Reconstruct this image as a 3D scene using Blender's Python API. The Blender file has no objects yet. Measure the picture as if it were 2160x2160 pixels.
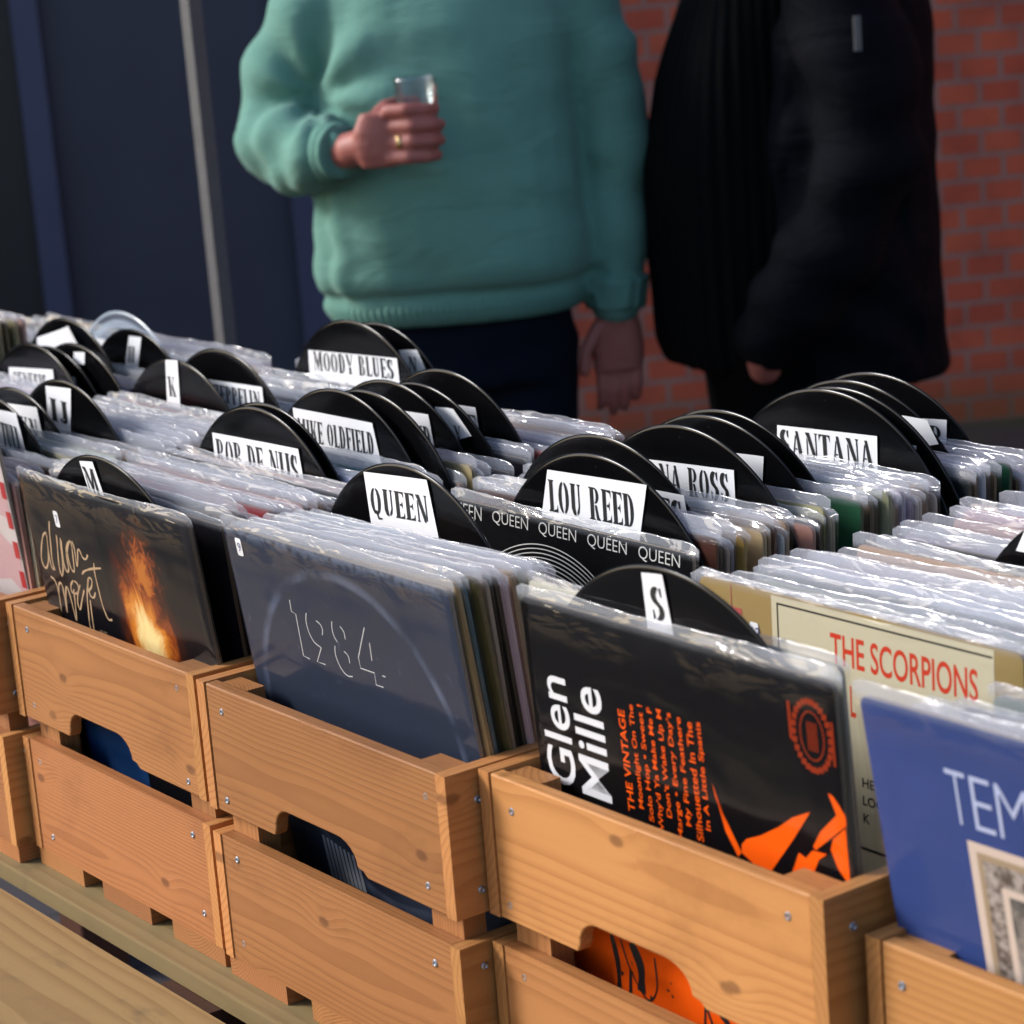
import bpy, bmesh, math, random
from mathutils import Vector, Matrix, noise
R = math.radians
random.seed(11)
sc = bpy.context.scene
COL = sc.collection

# ------------------------------------------------------------------ helpers
def link(name, me, mat=None, parent=None, loc=(0, 0, 0), rot=(0, 0, 0)):
    o = bpy.data.objects.new(name, me)
    COL.objects.link(o)
    if mat is not None and me is not None:
        for m in (mat if isinstance(mat, (list, tuple)) else [mat]):
            me.materials.append(m)
    o.location = loc
    o.rotation_euler = rot
    if parent:
        o.parent = parent
    return o

def tag(o, label=None, cat=None, group=None, kind=None):
    if label: o['label'] = label
    if cat: o['category'] = cat
    if group: o['group'] = group
    if kind: o['kind'] = kind
    return o

def from_bm(name, bm, smooth=False):
    me = bpy.data.meshes.new(name)
    bm.normal_update()
    bm.to_mesh(me)
    bm.free()
    if smooth:
        for p in me.polygons: p.use_smooth = True
    return me

def add_wc(me, fn):
    a = me.attributes.new('wc', 'FLOAT_VECTOR', 'POINT')
    for i, v in enumerate(me.vertices):
        a.data[i].vector = fn(v.co)

def bm_box(bm, x0, x1, y0, y1, z0, z1):
    vs = [bm.verts.new(p) for p in ((x0,y0,z0),(x1,y0,z0),(x1,y1,z0),(x0,y1,z0),(x0,y0,z1),(x1,y0,z1),(x1,y1,z1),(x0,y1,z1))]
    for f in ((0,3,2,1),(4,5,6,7),(0,1,5,4),(1,2,6,5),(2,3,7,6),(3,0,4,7)):
        bm.faces.new([vs[i] for i in f])
    return vs

def bm_bevel(bm, w, seg=2):
    es = [e for e in bm.edges if len(e.link_faces) == 2 and e.calc_face_angle(0) > R(40)]
    bmesh.ops.bevel(bm, geom=es, offset=w, segments=seg, affect='EDGES', profile=0.5)

def bm_cyl(bm, p0, p1, r0, r1=None, n=16, caps=True):
    p0 = Vector(p0); p1 = Vector(p1); r1 = r0 if r1 is None else r1
    d = (p1 - p0).normalized()
    a = d.orthogonal().normalized(); b = d.cross(a)
    A = [bm.verts.new(p0 + (a*math.cos(t)+b*math.sin(t))*r0) for t in [2*math.pi*i/n for i in range(n)]]
    B = [bm.verts.new(p1 + (a*math.cos(t)+b*math.sin(t))*r1) for t in [2*math.pi*i/n for i in range(n)]]
    for i in range(n):
        j = (i+1) % n
        bm.faces.new((A[i], A[j], B[j], B[i]))
    if caps:
        bm.faces.new(A[::-1]); bm.faces.new(B)

def bm_poly_xz(bm, pts, y=0.0):
    """flat face in the xz plane facing -y"""
    vs = [bm.verts.new((p[0], y, p[1])) for p in pts]
    area = sum(pts[i][0]*pts[(i+1) % len(pts)][1]-pts[(i+1) % len(pts)][0]*pts[i][1] for i in range(len(pts)))
    if area < 0: vs.reverse()
    try:
        bm.faces.new(vs)
    except ValueError:
        pass

def smooth_line(pts, n=6):
    out = []
    P = [Vector(p) for p in pts]
    for i in range(len(P)-1):
        p0 = P[max(i-1, 0)]; p1 = P[i]; p2 = P[i+1]; p3 = P[min(i+2, len(P)-1)]
        for k in range(n):
            t = k/n
            out.append(0.5*((2*p1)+(-p0+p2)*t+(2*p0-5*p1+4*p2-p3)*t*t+(-p0+3*p1-3*p2+p3)*t**3))
    out.append(P[-1])
    return out

def bm_ribbon(bm, pts, w, y=0.0, smooth=True, taper=True):
    L = smooth_line(pts) if smooth else [Vector(p) for p in pts]
    n = len(L); prev = None
    for i, p in enumerate(L):
        d = (L[min(i+1, n-1)]-L[max(i-1, 0)])
        if d.length < 1e-9: continue
        d.normalize()
        q = Vector((-d.y, d.x))
        ww = w*(0.75+0.45*abs(math.sin(i*0.37))) if taper else w
        a = bm.verts.new((p.x+q.x*ww/2, y, p.y+q.y*ww/2)); b = bm.verts.new((p.x-q.x*ww/2, y, p.y-q.y*ww/2))
        if prev:
            bm.faces.new((prev[1], b, a, prev[0]))
        prev = (a, b)

# ------------------------------------------------------------------ node helper
class NT:
    def __init__(s, name):
        s.m = bpy.data.materials.new(name); s.m.use_nodes = True
        s.t = s.m.node_tree; s.n = s.t.nodes; s.n.clear()
        s.out = s.n.new('ShaderNodeOutputMaterial')
    def new(s, typ, **kw):
        nd = s.n.new(typ)
        for k, v in kw.items(): setattr(nd, k, v)
        return nd
    def set(s, sock, v):
        if isinstance(v, bpy.types.NodeSocket): s.t.links.new(v, sock)
        elif v is not None:
            if sock.type == 'RGBA' and len(v) == 3: v = (*v, 1)
            sock.default_value = v
    def math(s, op, a, b=None, c=None, clamp=False):
        nd = s.new('ShaderNodeMath', operation=op); nd.use_clamp = clamp
        s.set(nd.inputs[0], a)
        if b is not None: s.set(nd.inputs[1], b)
        if c is not None: s.set(nd.inputs[2], c)
        return nd.outputs[0]
    def vmath(s, op, a, b=None, scale=None):
        nd = s.new('ShaderNodeVectorMath', operation=op)
        s.set(nd.inputs[0], a)
        if b is not None: s.set(nd.inputs[1], b)
        if scale is not None: s.set(nd.inputs['Scale'], scale)
        return nd.outputs['Value' if op in ('LENGTH', 'DOT_PRODUCT', 'DISTANCE') else 'Vector']
    def mix(s, f, a, b, mode='MIX'):
        nd = s.new('ShaderNodeMix', data_type='RGBA', blend_type=mode)
        s.set(nd.inputs[0], f); s.set(nd.inputs[6], a); s.set(nd.inputs[7], b)
        return nd.outputs[2]
    def noise(s, vec, scale=5, detail=3, rough=0.5, dist=0.0, color=False):
        nd = s.new('ShaderNodeTexNoise')
        s.set(nd.inputs['Vector'], vec)
        nd.inputs['Scale'].default_value = scale; nd.inputs['Detail'].default_value = detail
        nd.inputs['Roughness'].default_value = rough; nd.inputs['Distortion'].default_value = dist
        return nd.outputs['Color' if color else 'Fac']
    def ramp(s, f, lo, hi, a=0.0, b=1.0):
        nd = s.new('ShaderNodeMapRange', interpolation_type='SMOOTHSTEP')
        s.set(nd.inputs[0], f); s.set(nd.inputs[1], lo); s.set(nd.inputs[2], hi); s.set(nd.inputs[3], a); s.set(nd.inputs[4], b)
        return nd.outputs[0]
    def attr(s, name='wc'):
        return s.new('ShaderNodeAttribute', attribute_name=name).outputs['Vector']
    def coord(s, w='Object'):
        return s.new('ShaderNodeTexCoord').outputs[w]
    def xyz(s, v):
        nd = s.new('ShaderNodeSeparateXYZ'); s.set(nd.inputs[0], v); return nd.outputs
    def comb(s, x, y, z):
        nd = s.new('ShaderNodeCombineXYZ')
        for i, v in enumerate((x, y, z)): s.set(nd.inputs[i], v)
        return nd.outputs[0]
    def bump(s, h, dist=0.001, strength=1.0):
        nd = s.new('ShaderNodeBump'); s.set(nd.inputs['Height'], h)
        nd.inputs['Distance'].default_value = dist; nd.inputs['Strength'].default_value = strength
        return nd.outputs[0]
    def pbsdf(s, color, rough=0.5, metallic=0.0, spec=0.5, normal=None, **kw):
        nd = s.new('ShaderNodeBsdfPrincipled')
        s.set(nd.inputs['Base Color'], color); s.set(nd.inputs['Roughness'], rough)
        s.set(nd.inputs['Metallic'], metallic); s.set(nd.inputs['Specular IOR Level'], spec)
        if normal is not None: s.set(nd.inputs['Normal'], normal)
        for k, v in kw.items(): s.set(nd.inputs[k.replace('_', ' ')], v)
        return nd.outputs[0]
    def done(s, shader):
        s.t.links.new(shader, s.out.inputs[0]); return s.m

# ------------------------------------------------------------------ materials
def wood_mat(name, light, dark, knot, ringw=0.0029, contrast=0.42, knots=True, rough=0.5, dirt=None, warp=.009, kx=8.5, ky=15, kth=.62, kcore=.085):
    t = NT(name)
    P = t.attr('wc')
    rnd = t.new('ShaderNodeObjectInfo').outputs['Random']
    x, y, z = t.xyz(P)
    n1 = t.noise(t.comb(t.math('MULTIPLY', x, 3.0), t.math('MULTIPLY', y, 7), t.math('MULTIPLY', z, 7)), 1.0, 2)
    n2 = t.noise(t.comb(t.math('MULTIPLY', x, 9), t.math('MULTIPLY', y, 30), t.math('MULTIPLY', z, 30)), 1.0, 2)
    vor = t.new('ShaderNodeTexVoronoi', feature='F1', voronoi_dimensions='2D')
    t.set(vor.inputs['Vector'], t.comb(t.math('MULTIPLY', x, kx), t.math('MULTIPLY', y, ky), t.math('MULTIPLY', z, 5)))
    vor.inputs['Scale'].default_value = 1.0
    kd = vor.outputs['Distance']
    pick = t.ramp(t.xyz(vor.outputs['Color'])[0], kth, kth+.03)
    fall = t.math('MULTIPLY', t.math('POWER', 2.718, t.math('MULTIPLY', t.math('MULTIPLY', kd, kd), -22)), pick)
    w = t.math('ADD', t.math('MULTIPLY', n1, warp), t.math('MULTIPLY', n2, 0.0012))
    if knots: w = t.math('ADD', w, t.math('MULTIPLY', fall, 0.010))
    yy = t.math('ADD', y, w); zz = t.math('ADD', z, t.math('MULTIPLY', n1, 0.01))
    r = t.math('SQRT', t.math('ADD', t.math('MULTIPLY', yy, yy), t.math('MULTIPLY', zz, zz)))
    fr = t.math('FRACT', t.math('DIVIDE', r, ringw))
    late = t.math('MULTIPLY', t.ramp(fr, 0.35, 0.9), t.ramp(fr, 1.0, 0.93))
    fine = t.noise(t.comb(t.math('MULTIPLY', x, 12), t.math('MULTIPLY', y, 420), t.math('MULTIPLY', z, 420)), 1.0, 2)
    c = t.mix(t.math('MULTIPLY', late, contrast), light, dark)
    c = t.mix(t.math('MULTIPLY', fine, 0.22), c, dark)
    big = t.noise(t.comb(t.math('MULTIPLY', x, 5), t.math('MULTIPLY', y, 12), z), 1.0, 3)
    c = t.mix(t.ramp(big, 0.35, 0.75, 0.0, 0.35), c, t.mix(0.5, c, dark))
    if knots:
        halo = t.math('MULTIPLY', t.ramp(kd, 0.30, 0.12), pick)
        c = t.mix(t.math('MULTIPLY', halo, 0.35), c, light)
        core = t.math('MULTIPLY', t.ramp(kd, kcore, kcore*.45), pick)
        c = t.mix(t.math('MULTIPLY', core, 0.62), c, knot)
    st = t.noise(t.comb(t.math('MULTIPLY', x, 7), t.math('MULTIPLY', y, 11), t.math('MULTIPLY', z, 11)), 1.0, 5, .65)
    c = t.mix(t.ramp(st, .50, .74, 0, .42), c, t.mix(.5, dark, knot))
    if dirt:
        dn = t.noise(t.comb(t.math('MULTIPLY', x, 14), t.math('MULTIPLY', y, 18), z), 1.0, 4, 0.6)
        c = t.mix(t.ramp(dn, 0.56, 0.72, 0, 0.6), c, dirt)
    hs = t.new('ShaderNodeHueSaturation')
    t.set(hs.inputs['Color'], c)
    t.set(hs.inputs['Value'], t.math('ADD', 0.80, t.math('MULTIPLY', rnd, 0.36)))
    t.set(hs.inputs['Hue'], t.math('ADD', 0.496, t.math('MULTIPLY', t.math('FRACT', t.math('MULTIPLY', rnd, 7.3)), 0.008)))
    h = t.math('ADD', t.math('MULTIPLY', late, 0.5), t.math('MULTIPLY', fine, 0.6))
    return t.done(t.pbsdf(hs.outputs[0], rough, 0, 0.35, t.bump(h, 0.0004, 0.5)))

M_PINE = wood_mat('varnished_pine', (.375, .155, .052), (.205, .070, .021), (.075, .022, .008))
M_PINE_PALE_LIT = wood_mat('pale_pine_and_lit_sides', (.50, .225, .074), (.33, .125, .036), (.11, .04, .014), ringw=0.0056, contrast=0.5, warp=.012)  # wood of the paler crates; on side boards its tone imitates brighter light
M_TABLE = wood_mat('treated_plank', (.36, .235, .095), (.24, .140, .052), (.16, .07, .03), ringw=0.012, contrast=0.6, rough=0.6, dirt=(.11, .085, .05), warp=.030, kx=6.5, ky=8.5, kth=.66, kcore=.10)
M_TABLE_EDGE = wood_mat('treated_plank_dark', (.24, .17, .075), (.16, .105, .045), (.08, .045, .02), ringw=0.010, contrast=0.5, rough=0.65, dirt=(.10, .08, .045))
M_BEAM = wood_mat('stained_brown_timber', (.075, .025, .014), (.045, .014, .008), (.02, .008, .005), knots=False)

def simple(name, col, rough=0.5, metallic=0.0, spec=0.5, bump=None, var=0.0, scale=40):
    t = NT(name); c = col; nrm = None
    if var or bump:
        n = t.noise(t.coord(), scale, 4)
        if var: c = t.mix(n, tuple(v*(1-var) for v in col), tuple(min(1, v*(1+var)) for v in col))
        if bump: nrm = t.bump(n, bump, 0.6)
    return t.done(t.pbsdf(c, rough, metallic, spec, nrm))

M_STEEL = simple('zinc_screw', (.42, .45, .50), .38, 1.0)
M_PAPER = simple('label_paper', (.80, .80, .82), .6, var=.04, bump=.0004, scale=30)
M_INK = simple('black_ink', (.010, .010, .011), .5)
M_GALV = simple('galvanised_steel', (.085, .087, .095), .5, 0.1, var=.25, bump=.0006, scale=60)

def vinyl_mat():
    t = NT('black_vinyl')
    P = t.coord(); x, y, z = t.xyz(P)
    r = t.math('SQRT', t.math('ADD', t.math('MULTIPLY', x, x), t.math('MULTIPLY', z, z)))
    g = t.math('SINE', t.math('MULTIPLY', r, 5200))
    band = t.ramp(t.math('SINE', t.math('MULTIPLY', r, 420)), 0.90, 0.99)
    mask = t.math('MULTIPLY', t.ramp(r, 0.146, 0.1445), t.math('SUBTRACT', 1.0, band))
    n = t.noise(P, 30, 3)
    ro = t.math('ADD', 0.08, t.math('MULTIPLY', n, 0.10))
    dust = t.ramp(t.noise(P, 260, 2), 0.72, 0.80, 0, 0.25)
    c = t.mix(dust, (.003, .003, .0035), (.06, .06, .065))
    return t.done(t.pbsdf(c, ro, 0, 0.22, t.bump(t.math('MULTIPLY', g, mask), 0.00004, 0.2)))
M_VINYL = vinyl_mat()

def card_mat(name, col=None, edge=False, rough=0.45, ringwear=None, spec=0.04, blot=None):
    t = NT(name)
    c = col if col is not None else t.new('ShaderNodeObjectInfo').outputs['Color']
    P = t.coord(); x, y, z = t.xyz(P)
    if edge:
        s = t.noise(t.comb(t.math('MULTIPLY', x, 8), t.math('MULTIPLY', y, 2400), t.math('MULTIPLY', z, 8)), 1.0, 2)
        c = t.mix(0.30, c, (.33, .23, .14))
        c = t.mix(t.ramp(s, .35, .7), c, t.mix(0.65, c, (.05, .035, .02)))
    else:
        n = t.noise(P, 9, 4)
        c = t.mix(t.ramp(n, .3, .8, 0, .22), c, t.mix(.5, c, (.0, .0, .0)))
        if blot: c = t.mix(t.ramp(t.noise(P, 4.5, 5, .6), .48, .72, 0, .6), c, blot)
        if ringwear:
            dx = t.math('SUBTRACT', x, .155); dz = t.math('ADD', z, .158)
            r = t.math('SQRT', t.math('ADD', t.math('MULTIPLY', dx, dx), t.math('MULTIPLY', dz, dz)))
            k = t.math('MULTIPLY', t.ramp(r, .135, .1395), t.ramp(r, .148, .1405))
            k = t.math('MULTIPLY', k, t.ramp(t.noise(P, 30, 4), .3, .7))
            sc2 = t.ramp(t.noise(P, 60, 5, .7), .60, .75, 0, .3)
            ed = t.math('MULTIPLY', t.ramp(z, -.012, -.001), t.ramp(t.noise(P, 120, 3), .35, .6))
            k = t.math('MAXIMUM', t.math('MULTIPLY', k, .55), t.math('MAXIMUM', sc2, t.math('MULTIPLY', ed, .6)))
            c = t.mix(k, c, ringwear)
    return t.done(t.pbsdf(c, rough, 0, spec))
M_CARD = card_mat('printed_card')
M_EDGE = card_mat('card_edge', edge=True, rough=.8, spec=.2)

def sleeve_mat():
    t = NT('clear_plastic_sleeve')
    P = t.attr('wc'); x, y, z = t.xyz(P)
    inf = t.new('ShaderNodeObjectInfo').outputs['Random']
    off = t.math('MULTIPLY', inf, 37)
    Q = t.comb(t.math('ADD', x, off), y, z)
    flap = t.ramp(z, -.006, .004); crz = t.ramp(z, -.035, .002)
    big = t.noise(t.vmath('MULTIPLY', Q, (9, 9, 16)), 1.0, 2, .5, .5)
    fold = t.noise(t.vmath('MULTIPLY', Q, (20, 20, 60)), 1.0, 2, .5, 1.0)
    h = t.math('ADD', t.math('MULTIPLY', big, .0020), t.math('MULTIPLY', fold, t.math('MULTIPLY', t.math('MULTIPLY', crz, t.ramp(t.noise(Q, 11, 2), .35, .62, .25, 1.0)), .0048)))
    nrm = t.bump(h, 1.0, 1.0)
    haze = t.new('ShaderNodeBsdfDiffuse'); t.set(haze.inputs[0], (.84, .88, .95))
    trl = t.new('ShaderNodeBsdfTranslucent'); t.set(trl.inputs[0], (.84, .88, .95))
    m1 = t.new('ShaderNodeMixShader'); t.set(m1.inputs[0], .5); t.set(m1.inputs[1], haze.outputs[0]); t.set(m1.inputs[2], trl.outputs[0])
    tr = t.new('ShaderNodeBsdfTransparent'); t.set(tr.inputs[0], (.99, .99, .995))
    scuff = t.ramp(t.noise(Q, 70, 4, .65), .60, .8, 0, .012)
    hz = t.math('ADD', t.math('ADD', .001, t.math('MULTIPLY', flap, .26)), scuff)
    m2 = t.new('ShaderNodeMixShader'); t.set(m2.inputs[0], hz); t.set(m2.inputs[1], tr.outputs[0]); t.set(m2.inputs[2], m1.outputs[0])
    gl = t.new('ShaderNodeBsdfGlossy'); t.set(gl.inputs['Roughness'], t.math('SUBTRACT', .13, t.math('MULTIPLY', crz, .085))); t.set(gl.inputs['Color'], (1, 1, 1)); t.set(gl.inputs['Normal'], nrm)
    fr = t.new('ShaderNodeFresnel'); bf = t.new('ShaderNodeNewGeometry').outputs['Backfacing']
    io = t.math('ADD', 1.22, t.math('MULTIPLY', crz, .30)); ior = t.math('ADD', io, t.math('MULTIPLY', bf, t.math('SUBTRACT', t.math('DIVIDE', 1.0, io), io)))
    t.set(fr.inputs['IOR'], ior); t.set(fr.inputs['Normal'], nrm)
    m3 = t.new('ShaderNodeMixShader'); t.set(m3.inputs[0], fr.outputs[0]); t.set(m3.inputs[1], m2.outputs[0]); t.set(m3.inputs[2], gl.outputs[0])
    return t.done(m3.outputs[0])
M_SLEEVE = sleeve_mat()

def cloth_mat(name, col, scale=900, var=.12, rough=.9, rib=0, fold=0.0, sheen=0.0, spec=.2):
    t = NT(name); P = t.coord()
    n = t.noise(P, scale, 2); b = t.noise(P, 5, 3)
    c = t.mix(b, tuple(v*(1-var) for v in col), tuple(v*(1+var) for v in col))
    h = t.math('MULTIPLY', n, .0006)
    if rib:
        x, y, z = t.xyz(P)
        a = t.math('ARCTAN2', y, t.math('SUBTRACT', x, .02))
        h = t.math('ADD', h, t.math('MULTIPLY', t.math('SINE', t.math('MULTIPLY', a, rib)), .0022))
    if fold:
        w = t.noise(t.vmath('MULTIPLY', P, (7, 7, 16)), 1.0, 3, .55, 1.2)
        h = t.math('ADD', h, t.math('MULTIPLY', w, fold))
    return t.done(t.pbsdf(c, rough, 0, spec, t.bump(h, 1.0, .8), Sheen_Weight=sheen))
M_TEAL = cloth_mat('teal_sweatshirt_cotton', (.122, .270, .220), fold=.008, sheen=.1)
M_DENIM = cloth_mat('dark_navy_denim', (.0045, .0075, .015), fold=.008, spec=.08)
M_BLACK = cloth_mat('black_padded_nylon', (.0034, .0038, .0062), rough=.8, fold=.012, spec=.06)
M_BLACKRIB = cloth_mat('black_ribbed_knit', (.0024, .0025, .0034), rib=60, rough=.9, spec=.06)
M_BLACKTR = cloth_mat('black_trouser_cotton', (.0016, .0016, .002), fold=.006, spec=.05)
M_SHOE = simple('shoe_leather', (.015, .012, .01), .5)
M_HAIR = simple('grey_brown_hair', (.05, .035, .025), .6, bump=.003, var=.4, scale=120)
M_EYE = simple('eye', (.6, .6, .58), .15)
M_GOLD = simple('gold_ring', (.80, .55, .25), .25, 1.0)

def skin_mat():
    t = NT('skin'); P = t.coord()
    n = t.noise(P, 26, 4); n2 = t.noise(P, 300, 2)
    c = t.mix(n, (.29, .085, .068), (.41, .145, .115))
    return t.done(t.pbsdf(c, .5, 0, .35, t.bump(n2, .0005, .5), Subsurface_Weight=.06))
M_SKIN = skin_mat()

def brick_mat():
    t = NT('red_brick'); P = t.coord(); x, y, z = t.xyz(P)
    b = t.new('ShaderNodeTexBrick')
    t.set(b.inputs['Vector'], t.comb(x, z, 0))
    b.inputs['Scale'].default_value = 1.0
    b.inputs['Brick Width'].default_value = .128; b.inputs['Row Height'].default_value = .0714
    b.inputs['Mortar Size'].default_value = .0085; b.inputs['Mortar Smooth'].default_value = .1
    b.inputs['Bias'].default_value = -.1
    t.set(b.inputs['Color1'], (.58, .140, .072)); t.set(b.inputs['Color2'], (.48, .100, .058)); t.set(b.inputs['Mortar'], (.34, .215, .185))
    n = t.noise(P, 7, 4); n2 = t.noise(P, 90, 4)
    c = t.mix(t.ramp(n, .35, .75, 0, .45), b.outputs['Color'], (.20, .055, .045))
    c = t.mix(t.math('MULTIPLY', n2, .3), c, (.12, .04, .03))
    c = t.mix(t.ramp(t.math('ADD', z, t.math('MULTIPLY', n, .2)), .32, .1, 0, .55), c, (.07, .075, .035))
    h = t.math('ADD', t.math('MULTIPLY', b.outputs['Fac'], -1), t.math('MULTIPLY', n2, .3))
    return t.done(t.pbsdf(c, .9, 0, .2, t.bump(h, .006, 1)))
M_BRICK = brick_mat()
M_NAVY = simple('navy_steel_cladding', (.030, .035, .062), .5, 0, .5, bump=.0012, var=.25, scale=3)
M_NAVYRIB = simple('navy_steel_trim', (.042, .052, .11), .45, 0, .5, bump=.001, var=.2, scale=3)

def ground_mat():
    t = NT('grey_paving'); P = t.coord(); x, y, z = t.xyz(P)
    b = t.new('ShaderNodeTexBrick')
    t.set(b.inputs['Vector'], t.comb(x, y, 0)); b.inputs['Scale'].default_value = 1.0
    b.inputs['Brick Width'].default_value = .30; b.inputs['Row Height'].default_value = .30; b.offset = .5
    b.inputs['Mortar Size'].default_value = .006
    t.set(b.inputs['Color1'], (.06, .055, .065)); t.set(b.inputs['Color2'], (.05, .046, .054)); t.set(b.inputs['Mortar'], (.035, .034, .033))
    n = t.noise(P, 2.2, 5, .6)
    c = t.mix(t.ramp(n, .4, .75, 0, .4), b.outputs['Color'], (.06, .058, .055))
    # moss along the foot of the wall
    s = t.math('ADD', t.math('MULTIPLY', t.math('SUBTRACT', x, -3.35), -.871), t.math('MULTIPLY', t.math('SUBTRACT', y, 4.48), .491))
    mk = t.math('MULTIPLY', t.ramp(s, -.45, -.02), t.ramp(t.noise(P, 9, 4), .35, .6))
    c = t.mix(t.math('MULTIPLY', mk, .7), c, (.065, .085, .03))
    h = t.math('ADD', t.math('MULTIPLY', b.outputs['Fac'], -1), t.math('MULTIPLY', n, .4))
    return t.done(t.pbsdf(c, .85, 0, .3, t.bump(h, .004, .8)))
M_GROUND = ground_mat()

# ------------------------------------------------------------------ crates
def board_mesh(x0, x1, y0, y1, z0, z1, along, thick, bev=.0014, rings=None):
    """one board with grain running along an axis (0 x, 1 y, 2 z)"""
    bm = bmesh.new(); bm_box(bm, x0, x1, y0, y1, z0, z1)
    bm_bevel(bm, bev)
    me = from_bm('board', bm)
    ac = 3-along-thick
    so, cc, tt = random.uniform(0, 50), random.uniform(-.05, .05), random.choice((-1, 1))*random.uniform(.02, .09)
    mid = ((x0+x1)/2, (y0+y1)/2, (z0+z1)/2)
    add_wc(me, lambda co: (co[along]+so, co[ac]-mid[ac]+cc, co[thick]-mid[thick]+tt))
    return me

def handle_board(x0, x1, y0, y1, z0, z1, a, b, depth, r):
    """front board with a hand-hold cut out of its lower edge"""
    pts = [(x0, z1), (x0, z0)]
    xa, xb = x0+(x1-x0)*a, x0+(x1-x0)*b
    pts += [(xa, z0)]
    for k in range(7):
        t = k/6*math.pi/2
        pts.append((xa+.003+r-r*math.cos(t), z0+depth-r+r*math.sin(t)))
    for k in range(7):
        t = k/6*math.pi/2
        pts.append((xb-.014-r*1.4+r*1.4*math.sin(t), z0+depth-r+r*math.cos(t)))
    pts += [(xb-.006, z0+.004), (xb, z0), (x1, z0), (x1, z1)]
    bm = bmesh.new()
    A = [bm.verts.new((p[0], y0, p[1])) for p in pts]
    B = [bm.verts.new((p[0], y1, p[1])) for p in pts]
    n = len(pts)
    bm.faces.new(A); bm.faces.new(B[::-1])
    for i in range(n):
        j = (i+1) % n
        bm.faces.new((A[j], A[i], B[i], B[j]))
    bmesh.ops.recalc_face_normals(bm, faces=bm.faces)
    bm_bevel(bm, .0013)
    me = from_bm('board', bm)
    so, cc, tt = random.uniform(0, 50), random.uniform(-.05, .05), random.choice((-1, 1))*random.uniform(.02, .09)
    add_wc(me, lambda co: (co.x+so, co.z-(z0+z1)/2+cc, co.y+tt))
    return me

def screw_mesh():
    bm = bmesh.new()
    n = 14
    rings = [(.0031, .0004), (.0031, -.0005), (.0026, -.0012), (.0016, -.0013), (.0009, -.0004)]
    prev = None
    for r, y in rings:
        c = [bm.verts.new((r*math.cos(2*math.pi*i/n), y, r*math.sin(2*math.pi*i/n))) for i in range(n)]
        if prev:
            for i in range(n): bm.faces.new((prev[i], prev[(i+1) % n], c[(i+1) % n], c[i]))
        prev = c
    bm.faces.new(prev)
    bmesh.ops.recalc_face_normals(bm, faces=bm.faces)
    return from_bm('screw', bm, False)
SCREW = screw_mesh(); SCREW.materials.append(M_STEEL)

CW, CD, TH = .354, .665, .012
ZU, ZG, ZL = -.1096, -.1312, -.2413
def crate(x, y, mat, label, rz=0.0, dz=0.0, front=True, dy=0.0):
    root = link('wooden_crate', None, None, None, (x, y, dz), (0, 0, rz))
    tag(root, label, 'crate', 'wooden crates along the table')
    def P(name, me, m=mat, par=root):
        return link(name, me, m, par)
    D = CD-y
    for z0, z1, up in ((ZU, 0, True), (ZL, ZG, False)):
        if up: P('front_board', handle_board(TH+.0005, CW-TH-.0005, .0012, TH+.001, z0, z1-.0005, .27, .68, .0245, .019))
        else: P('front_board', board_mesh(TH+.0005, CW-TH-.0005, .0012, TH+.001, z0, z1, 0, 1))
        P('back_board', board_mesh(TH+.0005, CW-TH-.0005, D-TH-.001, D-.0012, z0, z1, 0, 1))
        P('side_board', board_mesh(0, TH, 0, D, z0, z1, 1, 0), M_PINE_PALE_LIT)  # both side boards coloured paler to stand in for stronger light on them
        P('side_board', board_mesh(CW-TH, CW, 0, D, z0, z1, 1, 0), M_PINE_PALE_LIT)
    for px in (TH+.0005, CW-TH-.0405):
        for py in (TH+.0015, D-TH-.0215):
            P('corner_post', board_mesh(px, px+.040, py, py+.020, ZL+.002, -.003, 2, 1, .003))
    # slats under the crate, their ends flush with the front
    for a, b in ((.002, .092), (.131, .222), (.262, .352)):
        P('bottom_slat', board_mesh(a, b, .002, D-.002, ZL-.0175, ZL-.0003, 1, 2, .002))
    for k in range(4):
        yy = .06+(D-.16)*k/3
        P('raised_floor_slat', board_mesh(TH+.002, CW-TH-.002, yy, yy+.07, -.226, -.216, 0, 2))
    spots = [(.032, -.022), (.030, -.094), (CW-.034, -.020), (CW-.032, -.096), (.034, -.152), (.033, -.222), (CW-.030, -.150), (CW-.034, -.221)]
    for sx, sz in spots:
        s = link('screw', SCREW, None, root, (sx+random.uniform(-.006, .006), .0012+random.choice((.0002, .0006, .0011)), sz+random.uniform(-.004, .004)), (0, random.uniform(0, 3), 0))
    for sz in (-.024, -.092, -.150, -.219):
        s = link('screw', SCREW, None, root, (CW, .022+random.uniform(-.003, .005), sz), (0, random.uniform(0, 3), R(90)))
    return root

COLX = {'T': .7225, 'G': .3578, 'A': 0.0, 'M': -.3654, 'K': -.7300, 'H': -1.0950, 'X': -1.4600}
crate(COLX['A'], 0.0, M_PINE, 'pine crate with hand-hold under the navy front sleeve, middle of the row')
crate(COLX['M'], .0034, M_PINE, 'pine crate with hand-hold under the black sleeve with gold handwriting')
crate(COLX['G'], .0267, M_PINE_PALE_LIT, 'paler pine crate in front of the black sleeve with orange print')
crate(COLX['T'], .050, M_PINE_PALE_LIT, 'pale pine crate holding the blue sleeve, cut by the right edge', dz=-.026)
crate(COLX['K'], -.012, M_PINE, 'pine crate whose end shows at the left edge of the photo')
crate(COLX['H'], 0.004, M_PINE, 'pine crate two places left of the handwritten sleeve, mostly hidden')
crate(COLX['X'], -.004, M_PINE, 'farthest left pine crate, only its tall sleeves showing')

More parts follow.
